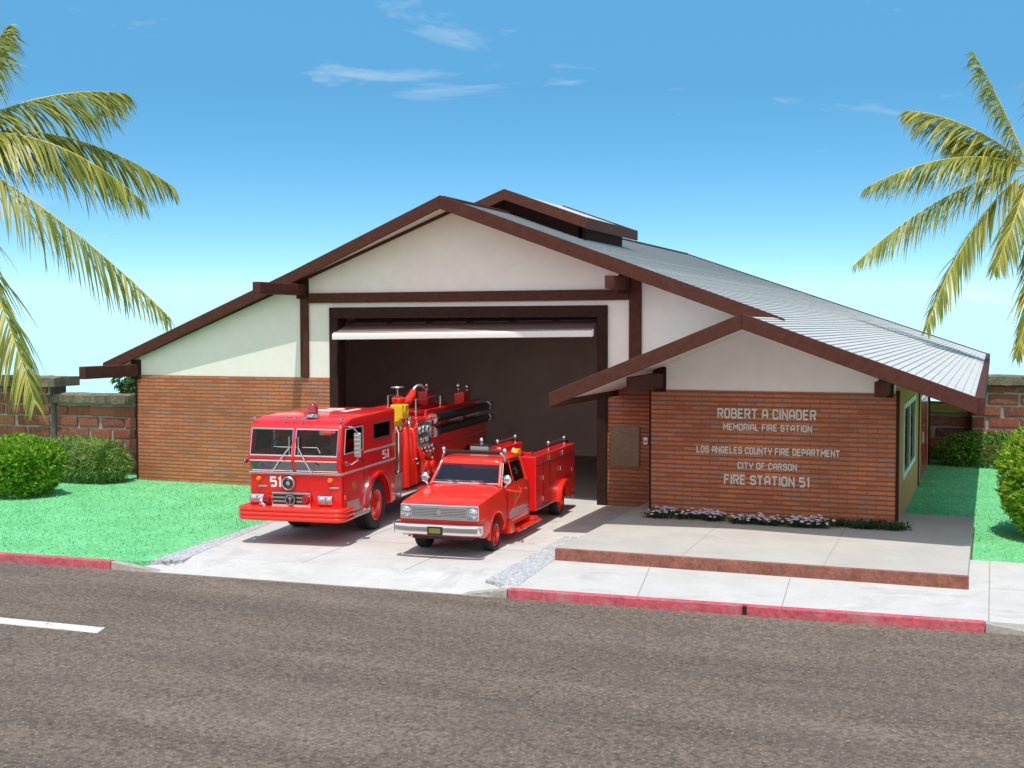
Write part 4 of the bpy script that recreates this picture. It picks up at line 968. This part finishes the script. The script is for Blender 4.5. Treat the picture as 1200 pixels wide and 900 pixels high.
# front: grille panel, headlights, bumper, plate
gr = MB().box(-.72, .72, -.935, -.89, .655, .925).build('grille', 'chrome', pk, bevel=.025, seg=3)
mb = MB()
for k in range(7): mb.box(-.50, .50, -.944, -.930, .70 + k * .027, .714 + k * .027)
mb.box(-.515, .515, -.938, -.9345, .69, .89)
gi = mb.build('grille_bar', 'dullchrome', gr)
mb = MB()
for k in range(6): mb.box(-.50, .50, -.9405, -.9385, .716 + k * .027, .7245 + k * .027)
mb.build('grille_gap', 'black', gr)
MB().prism([(-.05, .79), (0, .85), (.05, .79), (0, .73)], 'y', -.952, -.94).build('grille_badge', 'dullchrome', gr)
for s in (-1, 1):
    hl = MB().box(s * .535, s * .70, -.942, -.93, .67, .91).build('headlight', 'chrome', gr, bevel=.006)
    MB().lathe([(0, -.03), (.045, -.026), (.07, -.012), (.078, 0)], (s * .617, -.943, .79), 'y', 22).build('lens', 'lens', hl)
    MB().lathe([(.078, -.014), (.09, -.008), (.09, 0), (.078, 0)], (s * .617, -.943, .79), 'y', 22, ring=True).build('bezel', 'chrome', hl)
MB().box(-.71, .71, -.895, -.85, .50, .66).build('valance', 'redline', pk)
bp = [(-.80, -.90), (-.81, -1.00), (-.76, -1.08), (-.50, -1.12), (.50, -1.12), (.76, -1.08), (.81, -1.00), (.80, -.90)]
pb = MB().loft([[(x, y, .43), (x * .995, y * 1.0 - .012, .47), (x * .995, y - .012, .56), (x, y, .605), (x * .96, y + .10, .605), (x * .96, y + .10, .43)] for x, y in bp], True, False).build('bumper', 'chrome', pk, bevel=.012)
np_ = MB().box(-.14, .14, -1.145, -1.13, .43, .575).build('number_plate', 'black', pk, bevel=.012); MB().box(-.105, .105, -1.150, -1.1445, .46, .545).build('plate_face', 'plate', np_)
MB().box(-.55, .55, -.8, .5, .30, .5).box(-.3, .3, .5, 5.3, .30, .46).tube([(-.6, 0, .29), (.6, 0, .29)], .05, 8).tube([(-.6, 4.35, .29), (.6, 4.35, .29)], .06, 8).build('chassis', 'black', pk)
for x0, x1 in ((-.42, -.36), (.16, .10)):
    mb = MB().bar((x0 + .30, .36, 1.135), (x1, .44, 1.17), .024, .014).bar((x1 - .28, .43, 1.165), (x1 + .24, .445, 1.175), .020, .02); mb.build('wiper', 'chrome', pk)
# roof bar with siren, marker lamps
lb = MB().tube([(-.62, .88, 1.50), (-.60, .86, 1.60), (-.53, .84, 1.655), (.53, .84, 1.655), (.60, .86, 1.60), (.62, .88, 1.50)], .024, 10).build('light_bar', 'dullchrome', pk)
MB().box(-.54, .54, .80, .90, 1.625, 1.69).build('bar_strip', 'black', lb, bevel=.008)
sb = MB().box(-.17, .20, 1.15, 1.42, 1.585, 1.745).build('siren_box', 'dullchrome', pk, bevel=.015)
MB().box(-.18, .21, 1.14, 1.43, 1.746, 1.76).build('box_lid', 'black', sb)
MB().tube([(.02, 1.28, 1.75), (.02, 1.28, 1.80)], .03, 10).ball((.02, 1.28, 1.84), .04, 12, (1, 1, 1.4)).build('beacon', 'chrome', sb)
for k in range(5): MB().ball((-.42 + .21 * k, .745, 1.545), .026, 10, (1.3, 1, .7)).build('marker_lamp', 'brightred', pk)
for s in (-1, 1): MB().ball((s * .60, .90, 1.70), .045, 12).tube([(s * .6, .9, 1.58), (s * .6, .9, 1.7)], .02, 6).build('marker_lamp', 'chrome', pk)
# interior
MB().box(-.60, .60, 1.30, 1.50, .65, 1.28).box(-.60, .60, .95, 1.5, .62, .82).build('seat', 'maroon', pk, bevel=.04)
MB().box(-.62, .62, .45, .70, .80, 1.09).build('dashboard', 'black', pk, bevel=.03)
MB().tube([(.32 + .16 * math.cos(k * .5236), .80 + .05 * math.sin(k * .5236), 1.12 + .14 * math.sin(k * .5236)) for k in range(12)], .013, 6, closed=True).tube([(.32, .8, 1.12), (.32, .65, 1.0)], .025, 6).build('steering_wheel', 'black', pk)
# ------------------------------------------------------------------ planting
def leaf_quad(mb, p, d, up, ln, wd, bend=.25):
    """one bent leaf: base, two mid points, tip"""
    d = d.normalized(); s = d.cross(up)
    if s.length < 1e-3: s = d.cross(Vector((1, 0, 0)))
    s.normalize(); n = s.cross(d)
    m = p + d * ln * .5 + n * ln * .08; t = p + d * ln - n * ln * bend
    b = len(mb.v); mb.v += [tuple(p), tuple(m + s * wd / 2), tuple(t), tuple(m - s * wd / 2)]
    mb.face((b, b + 1, b + 2, b + 3))

def bush(name, label, loc_, rad, n, mat, leaf, seed, clumps=26, upw=.5, group=None, wob=.16, blade=False, cat='bush'):
    rng = random.Random(seed); t = thing(name, label, cat, loc_, 0, group)
    rx, ry, h = rad; mb = MB()
    bumps = []
    for _ in range(clumps):
        a = rng.uniform(0, 6.283); z = rng.uniform(-.2, 1)
        bumps.append((Vector((math.cos(a) * math.sqrt(max(0, 1 - z * z)), math.sin(a) * math.sqrt(max(0, 1 - z * z)), z)), rng.uniform(-wob, wob), rng.uniform(.22, .5)))
    for i in range(n):
        u = Vector((rng.gauss(0, 1), rng.gauss(0, 1), rng.gauss(.05, .9))).normalized()
        if u.z < -.85: u.z *= -.5
        r = 1.
        for c, a, w in bumps: r += a * math.exp(-((u - c).length / w) ** 2)
        depth = 1 - abs(rng.gauss(0, .13)) if rng.random() < .85 else rng.uniform(.5, .9)
        r *= depth; sq = lambda v: math.copysign(abs(v) ** .8, v)
        p = Vector((sq(u.x) * r * rx, sq(u.y) * r * ry, h * .5 + sq(u.z) * r * h * .52))
        if p.z < .03: p.z = rng.uniform(.02, .18)
        out = Vector((u.x / rx, u.y / ry, u.z / h)).normalized()
        d = (out + Vector((rng.gauss(0, .55), rng.gauss(0, .55), rng.gauss(upw, .45)))).normalized()
        up = (out + Vector((rng.gauss(0, .5), rng.gauss(0, .5), rng.gauss(.3, .5)))).normalized()
        k = rng.uniform(.7, 1.25); leaf_quad(mb, p, d, up, leaf[0] * k, leaf[1] * k, rng.uniform(.05, .45) if not blade else rng.uniform(.15, .6))
    mb.build('foliage', mat, t, fix=False)
    sm = MB()
    for _ in range(max(5, clumps // 3)):
        a = rng.uniform(0, 6.283); q = rng.uniform(.2, .75)
        sm.tube([(math.cos(a) * rx * .12, math.sin(a) * ry * .12, -.02), (math.cos(a) * rx * q * .6, math.sin(a) * ry * q * .6, h * .35), (math.cos(a) * rx * q, math.sin(a) * ry * q, h * .72)], [.03, .02, .008], 6)
    sm.build('stem', 'bark', t)
    return t

bush('round_bush', 'rounded bright green leafy bush at the left edge of the lawn', (-.72, -3.45, 0), (1.0, .9, 1.42), 10000, 'leaf1', (.105, .062), 11, 40, .55)
bush('long_bush', 'long low bush of narrow grassy leaves between the round bush and the brick wall', (-1.18, -.72, 0), (1.36, .62, 1.06), 10500, 'leaf2', (.19, .022), 12, 30, .5, blade=True, wob=.10)
bush('low_hedge', 'low clipped green hedge in front of the brick wall right of the station', (20.75, 10.9, 0), (1.55, .6, .92), 6500, 'leaf3', (.12, .05), 13, 26, .3, wob=.08)
bush('tall_bush', 'tall yellow green bush standing by the pavement at the right edge', (22.05, -1.15, 0), (1.02, 1.2, 2.15), 11000, 'leaf4', (.15, .068), 14, 44, .5, wob=.2)

def tree(name, label, loc_, h, r, seed):
    rng = random.Random(seed); t = thing(name, label, 'tree', loc_)
    MB().tube([(0, 0, -.4), (.05, 0, h * .4), (0, .1, h * .8)], [r * .16, r * .1, r * .04], 8).build('trunk', 'bark', t)
    mb = MB()
    cl = [(Vector((rng.gauss(0, .42) * r, rng.gauss(0, .42) * r, h * .62 + rng.gauss(0, .16) * h)), rng.uniform(.25, .45) * r) for _ in range(22)]
    for i in range(5200):
        c, q = rng.choice(cl); u = Vector((rng.gauss(0, 1), rng.gauss(0, 1), rng.gauss(0, 1))).normalized()
        p = c + u * q * rng.uniform(.6, 1.05); leaf_quad(mb, p, u + Vector((0, 0, -.2)), Vector((rng.gauss(0, 1), rng.gauss(0, 1), 1)), rng.uniform(.2, .32), .13)
    mb.build('crown', 'leaf5', t, fix=False)
tree('tree', 'small dark green tree far behind the left garden wall', (-17.3, 22.0, -.25), 1.75, .95, 31)

# flowers at the foot of the sign wall
def flowers(label, x0, x1, y0, y1, n, seed, petals):
    rng = random.Random(seed); t = thing('flower_bed', label, 'flower bed', ((x0 + x1) / 2, (y0 + y1) / 2, .2), 0, 'flower beds under the sign wall')
    lf = MB(); pt = MB(); W, D = (x1 - x0) / 2, (y1 - y0) / 2
    cl = [(rng.uniform(-W, W), rng.uniform(-D, D)) for _ in range(max(6, n // 60))]
    for i in range(n):
        cx, cy = rng.choice(cl); p = Vector((cx + rng.gauss(0, .10), max(-D, min(D, cy + rng.gauss(0, .07))), rng.uniform(.0, .06)))
        leaf_quad(lf, p, Vector((rng.gauss(0, 1), rng.gauss(0, 1), rng.uniform(.2, 1.3))), Vector((0, 0, 1)), rng.uniform(.07, .14), .04)
        if petals and i % 8 == 0:
            q = p + Vector((rng.gauss(0, .03), rng.gauss(0, .03), .07 + rng.random() * .05)); r = rng.uniform(.028, .05); b = len(pt.v)
            for k in range(6): a = 6.283 * k / 6; pt.v.append((q.x + r * math.cos(a), q.y + r * math.sin(a), q.z + rng.uniform(-.01, .01)))
            pt.v.append(tuple(q + Vector((0, 0, .015))))
            for k in range(6): pt.face([b + k, b + (k + 1) % 6, b + 6])
    lf.build('leaves', 'flowerleaf', t, fix=False)
    if petals: pt.build('petals', 'petal', t, fix=False)
    return t
flowers('low bed of mauve and white flowers under the left half of the sign wall', 14.5, 16.0, -2.72, -2.12, 1500, 41, True)
flowers('low bed of white flowers and dark leaves under the middle of the sign wall', 16.15, 17.9, -2.85, -2.2, 1600, 42, True)
flowers('patch of plain green ground plants at the right corner of the sign wall', 18.0, 19.3, -2.60, -2.15, 1500, 43, False)

# coconut palms
def bez(a, b, c, d, t):
    u = 1 - t; return a * u ** 3 + b * 3 * u * u * t + c * 3 * u * t * t + d * t ** 3
def frond(parent, p0, tip, lift, seed, n=64, ln=.75, droop=.8, twist=0., bend_side=None):
    rng = random.Random(seed); p0 = Vector(p0); tip = Vector(tip); L = (tip - p0).length
    h = Vector((tip.x - p0.x, tip.y - p0.y, 0)); hd = h.normalized() if h.length > 1e-3 else Vector((1, 0, 0))
    side = hd.cross(Vector((0, 0, 1))).normalized()
    bs = side * (rng.uniform(-.08, .08) * L)
    c1 = p0 + (tip - p0) * .33 + Vector((0, 0, lift * L)) + bs; c2 = p0 + (tip - p0) * .72 + Vector((0, 0, lift * L * .75)) + bs
    pts = [bez(p0, c1, c2, tip, k / 24) for k in range(25)]
    fr = MB().tube(pts, [lerp(.035, .006, k / 24) for k in range(25)], 6).build('frond', 'rachis', parent)
    mb = MB()
    for i in range(n):
        t = lerp(.10, .995, (i + rng.uniform(-.3, .3) * .9) / n); t = max(.06, min(.998, t))
        p = bez(p0, c1, c2, tip, t); q = bez(p0, c1, c2, tip, min(1, t + .01)); d = (q - p).normalized() if (q - p).length > 1e-5 else (tip - c2).normalized()
        sd = d.cross(Vector((0, 0, 1)))
        sd = sd.normalized() if sd.length > .05 else side
        nn = sd.cross(d).normalized()
        prof = (.45 + .55 * min(1, t / .22)) * (1 if t < .62 else max(.22, 1 - .78 * ((t - .62) / .38) ** 1.3))
        for s in (-1, 1):
            if rng.random() < .035: continue
            l = ln * prof * rng.uniform(.82, 1.12); w = (.028 + .024 * ln) * rng.uniform(.8, 1.2)
            dr = (sd * s * rng.uniform(.55, .8) + d * rng.uniform(.45, .75) * (1 + t * .5) + nn * rng.uniform(.0, .25) + Vector((0, 0, -droop * rng.uniform(.35, 1.1)))).normalized()
            a = p; g = Vector((0, 0, -1)); segs = 4; prev = None; wn = (d - dr * d.dot(dr)).normalized()
            b = len(mb.v)
            for k in range(segs + 1):
                f = k / segs; ww = w * (.55 + .9 * f if f < .4 else .91 - .85 * (f - .4) / .6) * .5
                mb.v += [tuple(a + wn * ww), tuple(a - wn * ww)]
                dr = (dr + g * droop * .30 * rng.uniform(.6, 1.2)).normalized(); a = a + dr * l / segs
            for k in range(segs): mb.face((b + 2 * k, b + 2 * k + 1, b + 2 * k + 3, b + 2 * k + 2))
    mb.build('leaflets', 'palmleaf', fr, fix=False)
    return fr
def palm(label, base, crown, fronds, ln, seed, wr=.16):
    t = thing('palm_tree', label, 'palm tree', base, 0, 'coconut palms framing the station')
    rng = random.Random(seed); c = Vector(crown) - Vector(base); mb = MB(); pts = []; rr = []
    for k in range(40):
        f = k / 39; pts.append(Vector((c.x * f ** 1.6, c.y * f ** 1.6, c.z * f))); rr.append(lerp(wr * 1.25, wr * .72, f) * (1.06 if k % 2 else .96))
    mb.tube(pts, rr, 14).build('trunk', 'palmtrunk', t, angle=60)
    MB().lathe([(wr * .7, -.25), (wr * 1.25, .0), (wr * 1.1, .25), (wr * .4, .5), (0, .55)], c, 'z', 14).build('crown_shaft', 'bark', t)
    for i in range(7):
        a = rng.uniform(0, 6.283); MB().ball(c + Vector((math.cos(a) * wr * 1.7, math.sin(a) * wr * 1.7, -.12 - rng.random() * .3)), .14, 12, (1, 1, 1.15)).build('coconut', 'coconut', t)
    for i, (tip, lift) in enumerate(fronds):
        tp = Vector(tip) - Vector(base); d = (tp - c); s = c + Vector((d.x, d.y, 0)).normalized() * wr * .8 + Vector((0, 0, .2))
        frond(t, s, tp, lift, seed * 100 + i, n=92, ln=ln)
    return t
# short blades standing out of the turf
def turf_blades(n, fn, seed, label):
    rng = random.Random(seed); mb = MB()
    for _ in range(n):
        x, y = fn(rng); a = rng.uniform(0, 6.283); l = rng.uniform(.03, .065); w = rng.uniform(.008, .014)
        dx, dy = math.cos(a), math.sin(a); t = rng.uniform(.2, .9); b = len(mb.v)
        mb.v += [(x - dy * w, y + dx * w, .010), (x + dy * w, y - dx * w, .010), (x + dx * l * t, y + dy * l * t, .012 + l * (1.1 - t * .6))]
        mb.face((b, b + 1, b + 2))
    o = mb.build('grass', 'blade', None, fix=False); o['kind'] = 'stuff'; tag(o, label, 'grass')
def pt_left(r):
    while True:
        x, y = r.uniform(-4.5, 7.2), r.uniform(-9.3, 1.0)
        xm = lerp(7.25, 6.9, (y + 9.3) / 4.8) if y < -4.5 else lerp(6.9, 6.5, (y + 4.5) / 4.5)
        if y > ky(x) + .2 and x < xm and not (x > -.02 and y > 0): return x, y
def pt_right(r):
    while True:
        x, y = r.uniform(19.2, 25), r.uniform(-3.9, 11.8)
        if x > 20.5 or y > -.25: return x, y
turf_blades(12000, pt_left, 71, 'short green turf of the lawn left of the driveway')
turf_blades(5500, pt_right, 72, 'short green turf of the lawn right of the station')
CF = 1439.486; CP = Vector((20.751, -26.198, 4.0))
_a, _t, _r = R(21.396), R(-2.698), R(-.118)
FW = Vector((-math.sin(_a) * math.cos(_t), math.cos(_a) * math.cos(_t), math.sin(_t)))
_rt = Vector((math.cos(_a), math.sin(_a), 0)); _up = _rt.cross(FW)
RT = _rt * math.cos(_r) + _up * math.sin(_r); UPV = -_rt * math.sin(_r) + _up * math.cos(_r)
SKY_K, SKY_O, SKY_H, SKY_S, SKY_V = 2.1, .04, .480, 1.28, 1.0
CLOUD = (5.6, 5.5, 5.35)
palm('coconut palm at the left edge with long arching fronds behind the garden wall', [-9.0, 2.5, -0.2], [-8.02, 0.95, 9.01], [((-1.89, 2.93, 7.49), 0.24), ((-2.89, 5.68, 8.25), 0.22), ((-0.58, 2.25, 4.21), 0.1), ((-1.74, -1.76, 2.05), 0.06), ((-7.64, 2.46, 1.77), 0.1), ((-11.29, -0.51, 5.33), 0.16), ((-10.56, -1.77, 8.8), 0.12), ((-11.89, 1.35, 12.85), 0.06), ((-8.15, 2.02, 14.16), 0), ((-6.61, 2.74, 12.94), 0.08), ((-6.73, -1.43, 2.94), 0.12), ((-4.12, 5.0, 11.15), 0.14), ((-12.68, 1.4, 3.05), 0.1)], 2.15, 61, .2)
palm('coconut palm behind the right garden wall bearing orange coconuts', [22.29, 16.88, -0.2], [21.91, 17.51, 8.88], [((16.79, 14.94, 8.37), 0.17), ((16.57, 14.19, 5.88), 0.12), ((18.77, 14.41, 3.82), 0.12), ((20.74, 14.74, 5.66), 0.1), ((21.39, 14.32, 2.98), 0.08), ((19.21, 17.6, 10.29), 0.1), ((22.57, 17.97, 12.91), 0.0), ((19.97, 17.5, 13.02), 0.06), ((24.91, 18.85, 12.07), 0.08), ((26.62, 18.28, 8.89), 0.14), ((26.68, 19.23, 5.96), 0.14), ((23.92, 16.95, 3.48), 0.1), ((17.87, 17.12, 11.15), 0.14)], 1.55, 62, .2)

# ------------------------------------------------------------------ camera, light, sky
cam = bpy.data.cameras.new('camera'); co = bpy.data.objects.new('camera', cam); COL.objects.link(co)
cam.sensor_fit = 'HORIZONTAL'; cam.sensor_width = 36.; cam.lens = 36. * CF / 1200.; cam.clip_end = 2000.; cam.clip_start = .1
co.matrix_world = Matrix.Translation(CP) @ Matrix(((RT.x, UPV.x, -FW.x), (RT.y, UPV.y, -FW.y), (RT.z, UPV.z, -FW.z))).to_4x4()
scene.camera = co
sd = Vector((.075, -.31, 1.0)).normalized()        # towards the sun: high, a little in front of the station
sun = bpy.data.lights.new('sun', 'SUN'); sun.energy = 3.1; sun.angle = R(.53); sun.color = (1., .935, .85)
so = bpy.data.objects.new('sun', sun); COL.objects.link(so); so.location = (20, -20, 40)
so.rotation_euler = sd.to_track_quat('Z', 'Y').to_euler()
w = bpy.data.worlds.new('World'); scene.world = w; w.use_nodes = True
nt = w.node_tree; L = nt.links; bg = nt.nodes['Background']
sky = nt.nodes.new('ShaderNodeTexSky'); sky.sky_type = 'NISHITA'; sky.sun_disc = False
sky.sun_elevation = math.asin(sd.z); sky.sun_rotation = math.atan2(sd.x, sd.y)
sky.air_density = 1.0; sky.dust_density = .1; sky.ozone_density = 1.6; sky.altitude = 50
tc = nt.nodes.new('ShaderNodeTexCoord')
# below the horizon the sky simply goes on: the land falls away behind the walls
sx = nt.nodes.new('ShaderNodeSeparateXYZ'); cx = nt.nodes.new('ShaderNodeCombineXYZ')
L.new(tc.outputs['Generated'], sx.inputs[0])
st1 = N(nt, 'ShaderNodeMath', _operation='MULTIPLY_ADD'); st1.inputs[1].default_value = SKY_K; st1.inputs[2].default_value = SKY_O
mn = N(nt, 'ShaderNodeMath', _operation='MINIMUM'); mn.inputs[1].default_value = .43
mx = N(nt, 'ShaderNodeMath', _operation='MAXIMUM'); mx.inputs[1].default_value = .105
L.new(sx.outputs[2], st1.inputs[0]); L.new(st1.outputs[0], mn.inputs[0]); L.new(mn.outputs[0], mx.inputs[0])
L.new(sx.outputs[0], cx.inputs[0]); L.new(sx.outputs[1], cx.inputs[1]); L.new(mx.outputs[0], cx.inputs[2])
nv = N(nt, 'ShaderNodeVectorMath', _operation='NORMALIZE'); L.new(cx.outputs[0], nv.inputs[0])
L.new(nv.outputs[0], sky.inputs['Vector'])
hs = N(nt, 'ShaderNodeHueSaturation'); hs.inputs['Hue'].default_value = SKY_H; hs.inputs['Saturation'].default_value = SKY_S; hs.inputs['Value'].default_value = SKY_V
L.new(sky.outputs[0], hs.inputs['Color'])
# thin wisps of cloud
mp = N(nt, 'ShaderNodeMapping'); mp.inputs['Scale'].default_value = (3.2, 3.2, 16.); L.new(tc.outputs['Generated'], mp.inputs[0])
nz = N(nt, 'ShaderNodeTexNoise', Scale=1.6, Detail=8., Roughness=.6, Distortion=.5); L.new(mp.outputs[0], nz.inputs['Vector'])
cr = ramp(nt, [(.60, (0, 0, 0)), (.88, (.55, .55, .55))]); L.new(nz.outputs['Fac'], cr.inputs[0])
# unseen white cloud bank behind the camera, added as fill for shaded front walls
dt = N(nt, 'ShaderNodeVectorMath', _operation='DOT_PRODUCT'); dt.inputs[1].default_value = Vector((.12, -.90, .42)).normalized(); L.new(tc.outputs['Generated'], dt.inputs[0])
mr = N(nt, 'ShaderNodeMapRange'); mr.interpolation_type = 'SMOOTHSTEP'; mr.inputs['From Min'].default_value = .25; mr.inputs['From Max'].default_value = .75; L.new(dt.outputs['Value'], mr.inputs['Value'])
m2 = N(nt, 'ShaderNodeMapping'); m2.inputs['Scale'].default_value = (1.6, 1.6, 3.); L.new(tc.outputs['Generated'], m2.inputs[0])
n2 = N(nt, 'ShaderNodeTexNoise', Scale=1.8, Detail=7., Roughness=.55); L.new(m2.outputs[0], n2.inputs['Vector'])
c2 = ramp(nt, [(.30, (0, 0, 0)), (.46, (1, 1, 1))]); L.new(n2.outputs['Fac'], c2.inputs[0])
fill_bank = N(nt, 'ShaderNodeMath', _operation='MULTIPLY'); L.new(mr.outputs[0], fill_bank.inputs[0]); L.new(c2.outputs[0], fill_bank.inputs[1])
mm_ = N(nt, 'ShaderNodeMath', _operation='MAXIMUM'); L.new(fill_bank.outputs[0], mm_.inputs[0]); L.new(cr.outputs[0], mm_.inputs[1])
cm = mix(nt, mm_.outputs[0], hs.outputs[0], CLOUD)
L.new(cm, bg.inputs['Color']); bg.inputs['Strength'].default_value = .15
vs = scene.view_settings; vs.view_transform = 'Standard'; vs.look = 'None'; vs.exposure = .42; vs.gamma = 1.
scene.render.engine = 'CYCLES'; scene.cycles.max_bounces = 8; scene.cycles.transparent_max_bounces = 12
scene.cycles.use_denoising = True; scene.cycles.caustics_reflective = False; scene.cycles.caustics_refractive = False
